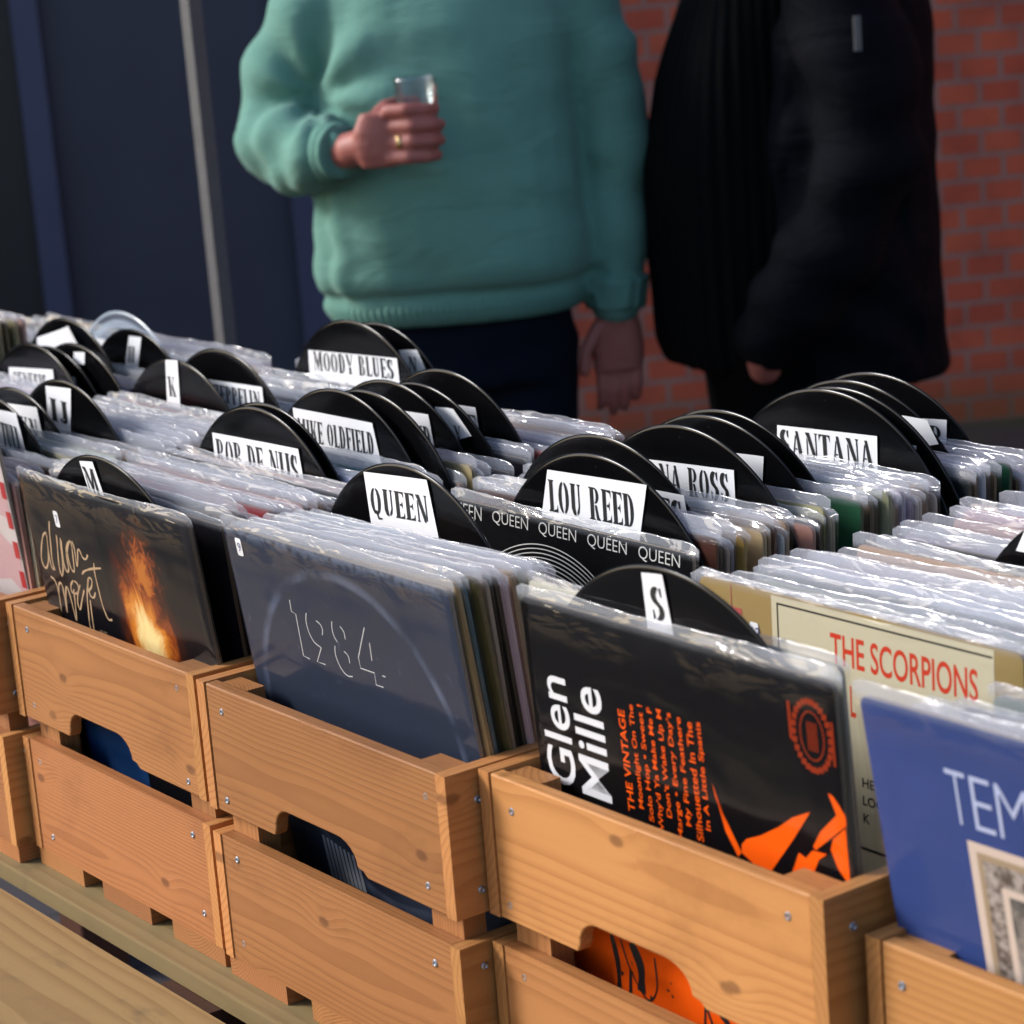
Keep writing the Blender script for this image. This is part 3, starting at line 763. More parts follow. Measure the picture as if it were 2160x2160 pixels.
art('handwritten_title', rAL, bm, flat('gold_print', (.50, .34, .20)))
def fire_mat():
    t = NT('fire_glow_print'); P = t.coord(); x, y, z = t.xyz(P)
    n = t.noise(t.comb(t.math('MULTIPLY', x, 30), 0, t.math('MULTIPLY', z, 14)), 1.0, 4, .6, 1.5)
    dx = t.math('DIVIDE', t.math('SUBTRACT', x, t.math('ADD', .195, t.math('MULTIPLY', t.math('ADD', z, .06), -.12))), .042)
    dz = t.math('DIVIDE', t.math('ADD', z, .125), .062)
    d = t.math('SQRT', t.math('ADD', t.math('MULTIPLY', dx, dx), t.math('MULTIPLY', dz, dz)))
    d = t.math('ADD', d, t.math('MULTIPLY', t.math('SUBTRACT', n, .5), 1.3))
    e = t.ramp(d, 1.55, .15)
    ux = t.math('DIVIDE', t.math('SUBTRACT', x, .212), .030); uz = t.math('DIVIDE', t.math('ADD', z, .062), .040)
    d2 = t.math('ADD', t.math('SQRT', t.math('ADD', t.math('MULTIPLY', ux, ux), t.math('MULTIPLY', uz, uz))), t.math('MULTIPLY', t.math('SUBTRACT', t.noise(t.comb(t.math('MULTIPLY', x, 60), 0, t.math('MULTIPLY', z, 45)), 1.0, 4, .6, 2.0), .5), 2.2))
    e = t.math('MAXIMUM', e, t.math('MULTIPLY', t.ramp(d2, 1.35, .1), .62))
    cr = t.new('ShaderNodeValToRGB'); t.set(cr.inputs[0], e)
    els = cr.color_ramp.elements; els[0].position = 0.0; els[0].color = (.005, .005, .007, 1); els[1].position = 1.0; els[1].color = (.85, .68, .30, 1)
    for p, c in ((.25, (.05, .012, .006, 1)), (.50, (.26, .055, .01, 1)), (.75, (.62, .22, .03, 1))):
        q = els.new(p); q.color = c
    return t.done(t.pbsdf(cr.outputs[0], .45, 0, .04))
bm = bmesh.new(); bm_poly_xz(bm, [(.138, -.004), (.300, -.004), (.300, -.200), (.138, -.200)], Y0+.0001)
art('cover_picture', rAL, bm, fire_mat())
bm = bmesh.new(); bm_poly_xz(bm, [(.015, -.222), (.135, -.222), (.128, -.300), (.015, -.300)], Y0+.0001)
art('cover_picture', rAL, bm, flat('blue_print', (.012, .05, .16)))
sticker(rAL, .0590, -.0430, .0680, -.0275, Y0-.0004, '7')

# --- black sleeve with white and orange print (turned on its side)
M_ORANGE = flat('orange_print', (.86, .10, .004))
mGL = cover_variant([card_mat('deep_black_print', (.003, .003, .004), rough=.45), M_EDGE])
rGL, th = record(.3792, .0618, .1245, .048, None, 'black sleeve with white and orange sideways lettering in the paler crate', None, 1, 1, mesh=mGL)
rGL.color = (.16, .15, .13, 1)
bm = bmesh.new()
put_text(bm, 'Glen', .05, .0420, -.1360, Y0, bold=.0004, ang=90, fitw=.082, fith=.032)
put_text(bm, 'Mille', .05, .0810, -.1370, Y0, bold=.0006, ang=90, fitw=.083, fith=.0335)
art('title_lettering', rGL, bm, flat('white_print_bold', (.72, .72, .74)))
bm = bmesh.new()
put_text(bm, 'THE VINTAGE', .01, .1055, -.137, Y0, bold=.0001, ang=90, fitw=.074, fith=.0072)
for i, (tx, a, w) in enumerate((('Moonlight On The', 132, 75), ('Solo Hop • Sweet !', 139, 84), ('Why’d Ya Make Me F', 143, 88), ('Don’t Wake Up M', 131, 77), ('Marge • Every Day’s', 144, 90), ('My Fine Feathere', 132, 77), ('Silhouetted In The', 140, 84), ('In A Little Spanis', 130, 76))):
    put_text(bm, tx, .01, .1170+i*.0099, -a/1000, Y0, bold=.00008, ang=90, fitw=w/1000, fith=.0066)
art('track_lettering', rGL, bm, M_ORANGE)
bm = bmesh.new()
for l in ([(191,94),(193,104),(203,120),(214,137),(210,141),(200,126)], [(214,137),(215,131),(220,126),(234,120),(253,109),(267,99),(284,91),(265,115),(242,142),(225,142)],
          [(302,74),(306,75),(311,80),(316,86),(316,92),(296,108),(286,116),(284,114),(292,102),(308,87)], [(303,104),(315,94),(315,133),(305,123),(300,112)],
          [(270,122),(276,124),(283,117),(296,116),(288,122),(283,131),(294,146),(284,147),(277,134),(262,146),(258,145)]):
    bm_poly_xz(bm, mm(l), Y0)
# lower half of the print, seen through the hand-hold
bm_poly_xz(bm, mm([(2,215),(313,215),(313,312),(2,312)]), Y0)
art('cover_picture', rGL, bm, M_ORANGE)
bm = bmesh.new()
rr = random.Random(4)
for l, w in (([(62,240),(66,262),(64,285)], .005), ([(72,240),(80,262),(96,280),(108,268),(109,244)], .0016), ([(84,240),(92,256),(90,276)], .008), ([(80,262),(76,290),(77,300)], .003), ([(155,244),(160,262),(168,282)], .003), ([(166,252),(178,266),(190,276)], .006), ([(160,262),(156,285),(150,300)], .002)):
    bm_ribbon(bm, mm(l), w, Y0-.0002)
for k in range(14):
    x = rr.uniform(60, 185); z = rr.uniform(250, 290)
    bm_poly_xz(bm, mm([(x, z), (x+rr.uniform(1, 4), z+1), (x+1, z+rr.uniform(2, 5))]), Y0-.0002)
art('brush_drawing', rGL, bm, M_INK)
bm = bmesh.new()
for i in range(26):
    a = 360*i/26
    c = Vector((.292+.0165*math.cos(R(a)), -.039+.0225*math.sin(R(a))))
    bm_poly_xz(bm, [(c.x-.0024, c.y-.0019), (c.x+.0016, c.y-.0021), (c.x+.0024, c.y+.0019), (c.x-.0016, c.y+.002)], Y0)
for l in (ell(.292, -.039, .0105, .0160, 0, 360, 20),):
    bm_ribbon(bm, l, .0011, Y0, False, False)
for i in range(5): bm_poly_xz(bm, rect(.288+i*.0019, -.049, .2889+i*.0019, -.030), Y0)
bm_poly_xz(bm, rect(.2715, -.045, .2740, -.020), Y0); bm_poly_xz(bm, rect(.3095, -.055, .3115, -.026), Y0)
art('round_seal', rGL, bm, flat('dull_orange_print', (.24, .026, .006)))

# --- blue sleeve with a framed picture
mTE = cover_variant([card_mat('royal_blue_print', (.034, .060, .20), rough=.4, blot=(.05, .075, .29)), M_EDGE])
rTE, th = record(.7275, .0510, .1270, .150, None, 'royal blue sleeve with a framed picture at the right edge', None, 1, 2, mesh=mTE)
rTE.color = (.40, .38, .40, 1)
bm = bmesh.new()
xx = .062
for ch in 'TEMPTATIONS':
    w = {'I': .004, 'M': .024, 'N': .020, 'O': .019}.get(ch, .0155)
    put_text(bm, ch, .04, xx, -.0665, Y0, bold=-.0006, fitw=w, fith=.0345)
    xx += w+.0035
art('title_lettering', rTE, bm, flat('pale_blue_print', (.42, .47, .66)))
bm = bmesh.new()
def frame_ring(bm, a, b, y):
    (x0, z0, x1, z1), (u0, w0, u1, w1) = a, b
    for q in ([(x0, z1), (x1, z1), (u1, w1), (u0, w1)], [(x0, z0), (u0, w0), (u1, w0), (x1, z0)], [(x0, z0), (x0, z1), (u0, w1), (u0, w0)], [(x1, z0), (u1, w0), (u1, w1), (x1, z1)]):
        bm_poly_xz(bm, q, y)
F0, F1, F2, F3, F4 = (.072, -.285, .262, -.0755), (.078, -.279, .256, -.0815), (.082, -.275, .252, -.086), (.094, -.263, .240, -.100), (.099, -.258, .235, -.105)
frame_ring(bm, F0, F1, Y0); frame_ring(bm, F3, F4, Y0)
fr1 = art('picture_frame', rTE, bm, flat('pale_gilt_print', (.60, .48, .40)))
bm = bmesh.new(); frame_ring(bm, F1, F2, Y0); art('picture_frame', rTE, bm, flat('gilt_print', (.34, .25, .16)))
def mottle(name, a, b, sc_):
    t = NT(name); n = t.noise(t.coord(), sc_, 5, .7)
    return t.done(t.pbsdf(t.mix(t.ramp(n, .38, .62), a, b), .45, 0, .06))
bm = bmesh.new(); frame_ring(bm, F2, F3, Y0); art('picture_frame', rTE, bm, mottle('carved_frame_print', (.10, .075, .06), (.42, .36, .32), 110))
bm = bmesh.new(); x0, z0, x1, z1 = F4; bm_poly_xz(bm, rect(x0, z0, x1, z1), Y0); art('cover_picture', rTE, bm, mottle('dim_picture_print', (.08, .075, .07), (.35, .30, .26), 22))

# --- cream and gold sleeve with red capitals
mSC = cover_variant([card_mat('gold_print', (.36, .25, .10), rough=.4, blot=(.26, .20, .075)), M_EDGE])
rSC, th = record(.388, .2176, .106, -.02, None, 'cream and gold sleeve with tall red capitals behind the S divider', None, 1, 0, mesh=mSC)
rSC.color = (.42, .33, .2, 1)
bm = bmesh.new(); bm_poly_xz(bm, rect(.078, -.200, .290, -.0015), Y0+.0001); art('cream_panel', rSC, bm, flat('cream_print', (.60, .54, .37)))
bm = bmesh.new()
bm_poly_xz(bm, rect(.0835, -.0075, .2885, -.0060), Y0); bm_poly_xz(bm, rect(.0835, -.199, .0850, -.0060), Y0); bm_poly_xz(bm, rect(.0835, -.1700, .2885, -.1680), Y0)
put_text(bm, 'UA 6001', .006, .087, -.0345, Y0, fitw=.016, fith=.0035)
for i, tx in enumerate(('HEY AB', 'LOOK', 'K')): put_text(bm, tx, .01, .165, -.124-i*.013, Y0, bold=.0002, fith=.007)
art('black_print_lines', rSC, bm, M_INK)
bm = bmesh.new()
put_text(bm, 'THE SCORPIONS', .03, .1375, -.0400, Y0, bold=.0004, fitw=.138, fith=.0225)
put_text(bm, 'A L', .03, .1430, -.0750, Y0, bold=.0004, fitw=.018, fith=.0225)
art('title_lettering', rSC, bm, flat('red_print', (.62, .055, .025)))
bm = bmesh.new(); bm_poly_xz(bm, rect(.0345, -.024, .0352, -.001), Y0); bm_poly_xz(bm, rect(.0345, -.022, .046, -.0175), Y0); art('red_corner_mark', rSC, bm, flat('faded_red_print', (.45, .10, .09)))
sticker(rSC, .0545, -.040, .0635, -.0250, Y0-.0004, '12')

# --- black sleeve with repeated capitals and fine rings
mQU = cover_variant([card_mat('charcoal_print', (.006, .006, .007), rough=.34), M_EDGE])
rQU, th = record(.022, .2549, .1043, -.0972, None, 'black sleeve with one repeated word and fine white rings', None, 1, 2, mesh=mQU)
rQU.color = (.36, .27, .18, 1)
bm = bmesh.new()
put_text(bm, 'UEEN', .014, .003, -.0140, Y0, bold=-.0001, fitw=.0385, fith=.0118)
for x in (.0570, .1215, .1860, .2505): put_text(bm, 'QUEEN', .014, x, -.0140, Y0, bold=-.0001, fitw=.0500, fith=.0118)
art('title_lettering', rQU, bm, flat('off_white_print', (.60, .59, .56)))
bm = bmesh.new()
for i in range(22):
    r = .134-i*.0036
    bm_ribbon(bm, ell(.132, -.155, r, r, 8, 172, 60), .0009, Y0, False, False)
art('ring_pattern', rQU, bm, bpy.data.materials['off_white_print'])

# --- white sleeve with pink and red marks at the left edge
mKF = cover_variant([card_mat('dusty_white_print', (.55, .49, .47), blot=(.60, .40, .38)), M_EDGE])
rKF, th = record(-.722, .0330, .150, .10, None, 'dusty white sleeve with pink and red marks, cut by the left edge', None, 1, 0, mesh=mKF)
rKF.color = (.45, .38, .30, 1)
bm = bmesh.new()
for l in ([(.225,-.05),(.312,-.06),(.312,-.085),(.26,-.082),(.21,-.10)], [(.20,-.115),(.27,-.10),(.312,-.118),(.312,-.165),(.28,-.15),(.22,-.16)], [(.24,-.18),(.312,-.176),(.312,-.215),(.25,-.225)], [(.12,-.09),(.19,-.08),(.18,-.17),(.11,-.19)]):
    bm_poly_xz(bm, l, Y0)
art('cover_picture', rKF, bm, flat('pink_print', (.52, .33, .33)))
bm = bmesh.new()
for i in range(4): bm_poly_xz(bm, rect(.303, -.065-i*.030, .3135, -.048-i*.030), Y0-.0002)
art('red_bars', rKF, bm, flat('scarlet_print', (.40, .04, .04)))
FEATURED = {'M': ('handwritten black sleeve', .020), 'A': ('navy front sleeve', .030), 'G': ('orange-lettered sleeve', .064), 'T': ('royal blue sleeve', .058), 'K': ('white left-edge sleeve', .033)}

# ---------------------------------------------------------------- packed records
def anchors(col):
    L = [(y, h) for c, y, h in DL if c == col]
    if col in FEATURED: L.append((FEATURED[col][1], FEATURED[col][0]))
    if col == 'A': L.append((.2549, 'repeated-word sleeve'))
    if col == 'G': L.append((.2176, 'cream and gold sleeve'))
    if col == 'H': L.append((-.05, 'front of the far left crate'))
    if col == 'X': L.append((-.05, 'front of the farthest crate'))
    return sorted(L)
NREC = 0
def fill(col, ys, zf, leanf, xj=.004, palette=None, x0=None, seed=0, zj=.004, sleeves=None, rollm=0.0):
    global NREC
    rd = random.Random(seed); A = anchors(col); cnt = {}
    for y in ys:
        an = [a for a in A if a[0] < y]
        h = an[-1][1] if an else A[0][1]
        if any(-.011 < y-a[0] < .0042 for a in A if a[0] > .1) or any(abs(y-a[0]) < .0042 for a in A): continue
        cnt[h] = cnt.get(h, 0)+1
        nm, c = rd.choices(EDGE, WEIGHTS)[0] if palette is None else palette(rd, y)
        c = tuple(max(0.004, v*rd.uniform(.75, 1.25)) for v in c)
        x = (COLX[col]+.0185 if x0 is None else x0)+rd.uniform(-xj, xj)
        st = random.getstate(); random.seed(seed*1000+int(y*9999))
        record(x, y, zf(y)+rd.uniform(-zj, zj), leanf(y)+rd.uniform(-.02, .02), c,
               f"{nm} edged record in clear sleeve, {ORD[min(cnt[h], 40)]} behind the {h}", 'sleeved records packed in the crates',
               si=None if sleeves is None else rd.choice(sleeves), roll=rollm+rd.uniform(-.012, .012), yaw=rd.uniform(-.006, .006))
        random.setstate(st)
        NREC += 1
def rng_(a, b, p, seed=0):
    rd = random.Random(seed+77); L = []; y = a
    while y < b:
        L.append(y); y += p*rd.uniform(.85, 1.2)
    return L
dark = lambda rd, y: rd.choices(EDGE, [1, 1, 3, 1, 0, 1, 7, 7, 1, 0, 1, 0, 1, 7])[0] if y < .080 else rd.choices(EDGE, WEIGHTS)[0]
# middle crate: front stack then the long run behind the repeated-word sleeve
fill('A', rng_(.0385, .128, .0074, 1), lambda y: .121-.10*(y-.04), lambda y: .115-.8*(y-.03), x0=.0215, seed=1, palette=lambda rd, y: ('teal', (.07, .24, .27)) if .043 < y < .052 else rd.choices(EDGE, WEIGHTS)[0], sleeves=[1, 2, 3], zj=.002, rollm=-.022)
fill('A', rng_(.2640, .645, .0071, 2), lambda y: .106-.006*(y-.26)/.39, lambda y: -.075+.05*(y-.26), x0=.0205, seed=2, zj=.006, rollm=-.008)
fill('M', rng_(.053, .076, .0058, 3), lambda y: .119, lambda y: .105, palette=dark, x0=-.339, seed=3, zj=.002)
fill('M', rng_(.088, .485, .0072, 4), lambda y: .108-.010*y, lambda y: .02-.07*y, x0=-.346, seed=4, zj=.006, rollm=-.006)
fill('G', [.0760], lambda y: .131, lambda y: .045, x0=.3690, seed=5, palette=lambda rd, y: ('beige', (.58, .53, .42)), sleeves=[0], zj=.001, xj=.001)
fill('G', rng_(.2290, .640, .0150, 6), lambda y: .091-.01*(y-.22), lambda y: -.02, x0=.378, seed=6, sleeves=[3, 5, 5, 2], xj=.010, zj=.007)
fill('T', [.0685, .0765, .0850, .0930, .120, .150, .185, .22], lambda y: .112-.10*(y-.06), lambda y: .15 if y < .1 else .10-.5*(y-.1), x0=.742, seed=7, zj=.002)
fill('K', rng_(.045, .565, .0095, 8), lambda y: .101-.010*y, lambda y: .03-.08*y, x0=-.714, seed=8)
fill('H', rng_(.060, .555, .0125, 9), lambda y: .098-.010*y, lambda y: .02-.06*y, x0=-1.080, seed=9)
fill('X', rng_(.430, .600, .018, 10), lambda y: .085, lambda y: 0.0, x0=-1.445, seed=10)
fill('X', rng_(.150, .412, .0115, 12), lambda y: .138, lambda y: 0.0, x0=-1.439, seed=12, palette=lambda rd, y: rd.choices(EDGE, [4, 3, 6, 1, 0, 0, 1, 1, 0, 0, 0, 0, 0, 6])[0])
print('packed records', NREC)

# ------------------------------------------------------------------ table
ZT = ZL-.0180
tbl = link('market_table', None, None, None, (-.3, .3, -.99))
tag(tbl, 'plank market table of treated wood under the crates', 'table')
OFF = Vector((-.3, .3, -.99))
def tpart(name, x0, x1, y0, y1, z0, z1, along, thick, mat, bev=.004):
    bm = bmesh.new(); bm_box(bm, x0, x1, y0, y1, z0, z1); bm_bevel(bm, bev, 3)
    me = from_bm(name, bm)
    ac = 3-along-thick; so = random.uniform(0, 30); tt = random.uniform(.02, .06); mid = ((x0+x1)/2, (y0+y1)/2, (z0+z1)/2); cc = random.uniform(-.03, .03)
    add_wc(me, lambda co: (co[along]*.6+so, co[ac]-mid[ac]+cc, co[thick]-mid[thick]+tt))
    for v in me.vertices: v.co -= OFF
    o = link(name, me, mat, tbl)
    return o
TT = .018
tpart('plank', -2.1, 1.5, -.021, .125, ZT-TT, ZT, 0, 2, M_TABLE_EDGE, .005)
for k in range(4): tpart('plank', -2.1, 1.5, .140+k*.150, .280+k*.150, ZT-TT, ZT, 0, 2, M_TABLE_EDGE)
tpart('plank', -2.1, 1.5, -.200, -.052, ZT-TT, ZT, 0, 2, M_TABLE, .003)
tpart('plank', -2.1, 1.5, -.362, -.214, ZT-TT, ZT, 0, 2, M_TABLE, .003)
for bx in (-1.75, -.78, -.065, .9):
    tpart('cross_beam', bx, bx+.085, -.36, .735, ZT-TT-.075, ZT-TT-.0005, 1, 0, M_BEAM)
for bx in (-1.75, .9):
    for by in (-.33, .63): tpart('leg', bx+.005, bx+.080, by, by+.075, -.99, ZT-TT-.076, 2, 0, M_BEAM)

# ------------------------------------------------------------------ ground, wall, post
bm = bmesh.new(); bmesh.ops.create_grid(bm, x_segments=2, y_segments=2, size=120)
g = link('ground', from_bm('ground', bm), M_GROUND, None, (0, 0, -.99)); tag(g, kind='structure')
WZ = math.atan2(.87, .49)
def wallobj(name, boxes, mat, parent=None, bev=None):
    bm = bmesh.new()
    for b in boxes: bm_box(bm, *b)
    if bev: bm_bevel(bm, bev)
    o = link(name, from_bm(name, bm), mat, parent)
    if not parent: o.location = (-3.35, 4.48, -.99); o.rotation_euler = (0, 0, WZ)
    return o
w = wallobj('brick_wall', [(-1.905, 3.5, 0, .25, 0, 3.3), (3.502, 3.8, -5, .25, 0, 6)], M_BRICK); tag(w, 'red brick wall behind the man in black, plus an added unseen shading wing', 'wall')  # taller second box: unseen wing, added to block sky light from the right
wallobj('coping', [(-1.905, 3.498, -.03, .28, 3.302, 3.40)], simple('concrete_coping', (.3, .29, .28), .8), w, .01)
c = wallobj('metal_cladding', [(-8, -1.907, .02, .20, 0, 3.6)], M_NAVY); tag(c, 'dark navy steel cladding behind the tent pole', 'cladding')
for a, b in ((-1.994, -1.909), (-2.705, -2.632), (-3.43, -3.345), (-4.15, -4.065)):
    wallobj('trim_strip', [(a, b, -.025, .018, 0, 3.6)], M_NAVYRIB, c, .004)
wallobj('recess_panel', [(-3.34, -2.71, .012, .019, .02, 3.58)], simple('black_panel', (.009, .010, .014), .4), c)
# tent pole
def hloc(X, d, z=0.0):
    """point at depth d along the viewing azimuth, X to its right"""
    return Vector((1.7627-.81434*d+.58038*X, -.9272+.58038*d+.81434*X, z))
pp = hloc(-.435, 4.0, -.99); YW = .9516
pole = link('tent_pole', None, None, None, pp, (0, 0, YW+R(40))); tag(pole, 'thin galvanised tent pole standing before the navy cladding', 'pole')
bm = bmesh.new(); bm_box(bm, -.012, .012, -.012, .012, .008, 2.35); bm_bevel(bm, .003)
link('tube', from_bm('tube', bm), M_GALV, pole)
bm = bmesh.new(); bm_box(bm, -.05, .05, -.05, .05, 0, .007); bm_bevel(bm, .002)
link('foot_plate', from_bm('foot', bm), M_GALV, pole)

# ------------------------------------------------------------------ people
def bm_ball(bm, c, r, sub=3):
    rx, ry, rz = r if isinstance(r, tuple) else (r, r, r)
    ret = bmesh.ops.create_icosphere(bm, subdivisions=sub, radius=1.0)
    for v in ret['verts']: v.co = Vector((v.co.x*rx+c[0], v.co.y*ry+c[1], v.co.z*rz+c[2]))
def bm_limb(bm, pts, n=16):
    """chain of (point, radius): tapered cones with balls at the joints"""
    for (p, r), (q, s) in zip(pts, pts[1:]):
        bm_cyl(bm, p, q, r, s, n)
    for p, r in pts: bm_ball(bm, p, r, 2)
def bm_loft(bm, rings, n=28):
    """rings of (cx, cy, z, rx, ry)"""
    prev = None
    for cx, cy, z, rx, ry in rings:
        c = []
        for i in range(n):
            a = 2*math.pi*i/n
            ca, sa = math.cos(a), math.sin(a)
            k = 1/(abs(ca)**2.4+abs(sa)**2.4)**(1/2.4)
            c.append(bm.verts.new((cx+rx*ca*k, cy+ry*sa*k, z)))
        if prev:
            for i in range(n): bm.faces.new((prev[i], prev[(i+1) % n], c[(i+1) % n], c[i]))
        else: bm.faces.new(c[::-1])
        prev = c
    bm.faces.new(prev)
def fuse(name, bm, voxel, smooth=4):
    bmesh.ops.recalc_face_normals(bm, faces=bm.faces)
    me = from_bm(name, bm)
    ob = bpy.data.objects.new('tmp', me); COL.objects.link(ob)
    m = ob.modifiers.new('r', 'REMESH'); m.mode = 'VOXEL'; m.voxel_size = voxel; m.use_smooth_shade = True
    if smooth:
        s = ob.modifiers.new('s', 'SMOOTH'); s.factor = .5; s.iterations = smooth
    bpy.context.view_layer.update()
    out = bpy.data.meshes.new_from_object(ob.evaluated_get(bpy.context.evaluated_depsgraph_get()))
    bpy.data.objects.remove(ob); bpy.data.meshes.remove(me)
    for p in out.polygons: p.use_smooth = True
    return out
def wrinkle(me, fn):
    me.update()
    nr = [v.normal.copy() for v in me.vertices]
    for v, n in zip(me.vertices, nr): v.co += n*fn(v.co)
    me.update()
def head(bm, c, face=(0, -1), s=1.0):
    f = Vector((face[0], face[1], 0)).normalized(); rt = Vector((-f.y, f.x, 0))
    def at(a, b, h): return tuple(Vector(c)+f*a*s+rt*b*s+Vector((0, 0, h*s)))
    bm_ball(bm, at(-.008, 0, .03), (.078*s, .088*s, .098*s) if abs(f.y) > .7 else (.092*s, .078*s, .098*s))
    bm_ball(bm, at(.022, 0, -.045), (.058*s, .062*s, .075*s)); bm_ball(bm, at(.050, 0, -.090), .030*s)
    bm_limb(bm, [(at(.088, 0, .018), .010*s), (at(.108, 0, -.022), .015*s)]); bm_ball(bm, at(.098, .012, -.026), .010*s); bm_ball(bm, at(.098, -.012, -.026), .010*s)
    bm_limb(bm, [(at(.082, -.022, -.060), .009*s), (at(.090, 0, -.058), .010*s), (at(.082, .022, -.060), .009*s)])
    for sd in (-1, 1): bm_limb(bm, [(at(-.005, sd*.080, .018), .012*s), (at(-.004, sd*.082, -.018), .009*s)]); bm_ball(bm, at(.062, sd*.03, -.02), .022*s)
    return at
def hand_chain(bm, J):
    for ch in J: bm_limb(bm, ch, 12)

# ---- person in the teal sweatshirt, facing the camera with a glass
P1 = hloc(-.065, 4.3, -.99); YAW = math.atan2(.81434, .58038)
def person1():
    bm = bmesh.new()
    # local frame: x to the right of the picture, y away, z up from the paving
    bm_loft(bm, [(0, 0, .86, .165, .12), (0, -.01, .98, .185, .14), (0, -.02, 1.12, .185, .145), (.01, -.01, 1.30, .175, .125), (.015, 0, 1.44, .165, .105), (.02, .005, 1.54, .11, .075), (.03, 0, 1.60, .055, .055)])
    bm_limb(bm, [((.03, 0, 1.56), .056), ((.035, -.015, 1.66), .054)])
    for sd in (-1, 1):
        x = sd*.095
        bm_limb(bm, [((x, 0, .90), .092), ((x+sd*.01, -.01, .50), .060), ((x+sd*.012, .0, .30), .055), ((x+sd*.015, .02, .09), .038)])
        bm_limb(bm, [((x+sd*.015, .03, .05), .036), ((x+sd*.03, -.12, .035), .034), ((x+sd*.035, -.18, .030), .026)])
    # right arm (left of picture), forearm brought forward
    bm_limb(bm, [((-.185, .0, 1.49), .058), ((-.268, .01, 1.245), .043), ((-.262, -.06, 1.225), .040), ((-.165, -.215, 1.220), .030), ((-.145, -.245, 1.226), .029)])
    # left arm hanging
    bm_limb(bm, [((.225, .0, 1.49), .058), ((.285, .02, 1.19), .043), ((.272, -.005, .93), .030), ((.272, -.010, .88), .028)])
    # left hand hanging, back of the hand to the camera
    bm_loft(bm, [(.268, -.012, .795, .042, .018), (.270, -.012, .83, .046, .020), (.272, -.012, .87, .040, .022), (.272, -.010, .905, .031, .026)])
    F = []
    for i, (xx, ln) in enumerate(((.300, .060), (.2795, .076), (.2590, .082), (.2385, .072))):
        F.append([((xx, -.012, .802), .0108), ((xx-.001, -.018, .800-ln*.5), .0096), ((xx-.003, -.010, .800-ln*.85), .0086), ((xx-.005, .002, .800-ln), .0075)])
    F.append([((.238, -.020, .872), .0135), ((.214, -.034, .835), .0118), ((.208, -.040, .800), .0098)])
    hand_chain(bm, F)
    # right hand round the glass: back of the hand to the camera, fingers wrap to the right
    gx, gy = -.035, -.262
    bm_loft(bm, [(-.098, -.280, 1.198, .030, .015), (-.101, -.281, 1.22, .037, .019), (-.101, -.281, 1.255, .038, .019), (-.096, -.280, 1.284, .030, .015)], 20)
    bm_limb(bm, [((-.145, -.248, 1.226), .029), ((-.115, -.274, 1.236), .027)])
    F = []
    for i, (zz, x0, out) in enumerate(((1.2860, -.080, .0), (1.2610, -.073, .002), (1.2360, -.075, .001), (1.2120, -.082, -.002))):
        F.append([((x0, -.292, zz), .0118), ((x0+.030, gy-.050-out, zz+.001), .0110), ((x0+.058, gy-.040-out, zz-.001), .0102), ((x0+.074, gy-.016, zz-.002), .0093), ((x0+.070, gy+.004, zz-.002), .0084)])
    F.append([((-.110, -.266, 1.268), .0135), ((-.084, gy+.010, 1.290), .0122), ((-.060, gy+.044, 1.294), .0108), ((-.036, gy+.050, 1.292), .0095)])
    hand_chain(bm, F)
    at = head(bm, (.035, -.03, 1.745), (.12, -1))
    me = fuse('person', bm, .0040, 2)
    p = link('person', me, M_SKIN, None, P1, (0, 0, YAW)); tag(p, 'person in a teal sweatshirt and dark jeans holding a small glass', 'person')
    for sd in (-1, 1):
        b2 = bmesh.new(); bm_ball(b2, at(.079, sd*.031, .012), .0125); link('eye', from_bm('eye', b2, True), M_EYE, p)
    b2 = bmesh.new(); bm_ball(b2, at(-.018, 0, .050), (.088, .098, .092)); bm_ball(b2, at(-.05, 0, .0), (.075, .065, .085)); link('hair', fuse('hair', b2, .008, 2), M_HAIR, p)
    # sweatshirt
    b2 = bmesh.new()
    bm_loft(b2, [(0, -.005, .922, .210, .155), (0, -.008, .945, .222, .165), (0, -.012, .975, .226, .170), (0, -.018, 1.00, .234, .178), (.0, -.022, 1.06, .230, .180), (.0, -.026, 1.15, .222, .178), (.01, -.018, 1.28, .212, .160), (.015, -.01, 1.40, .216, .145), (.018, 0, 1.47, .212, .125), (.020, .005, 1.525, .172, .105), (.026, .005, 1.57, .105, .085), (.030, 0, 1.60, .072, .070)])
    bm_limb(b2, [((-.165, .0, 1.450), .078), ((-.205, .002, 1.425), .080), ((-.250, .008, 1.345), .078), ((-.278, .005, 1.255), .073), ((-.272, -.045, 1.222), .072), ((-.232, -.115, 1.218), .064), ((-.188, -.186, 1.220), .055), ((-.174, -.208, 1.222), .050)], 22)
    bm_limb(b2, [((.190, .0, 1.450), .078), ((.232, .002, 1.425), .078), ((.264, .01, 1.335), .074), ((.285, .018, 1.19), .068), ((.280, .005, 1.05), .060), ((.273, -.006, .945), .052), ((.272, -.008, .915), .047)], 22)
    sw = fuse('sweatshirt', b2, .009, 5)
    def sm(a, b, v):
        t_ = max(0.0, min(1.0, (v-a)/(b-a))); return t_*t_*(3-2*t_)
    def folds(co):
        s1 = noise.noise(Vector((co.x*9+3, co.y*9, co.z*17)))
        h = .005*s1+.005*noise.noise(Vector((co.x*4+9, co.y*4, co.z*5)))
        # creases fan out from the inside of the right elbow
        d = Vector((co.x+.205, co.z-1.30)); r = d.length
        h += .013*math.sin(math.atan2(d.y, d.x)*7+2.0)*max(0, 1-r/.26)*sm(.01, .06, r)*sm(-.02, -.12, co.x)
        # blouson folds above the hem band
        k = max(0, 1-abs(co.z-1.015)/.09)*sm(.25, .20, abs(co.x))
        h += .006*math.sin(co.x*15+6*co.z+3*noise.noise(Vector((co.x*5, 1, co.z*5))))*k
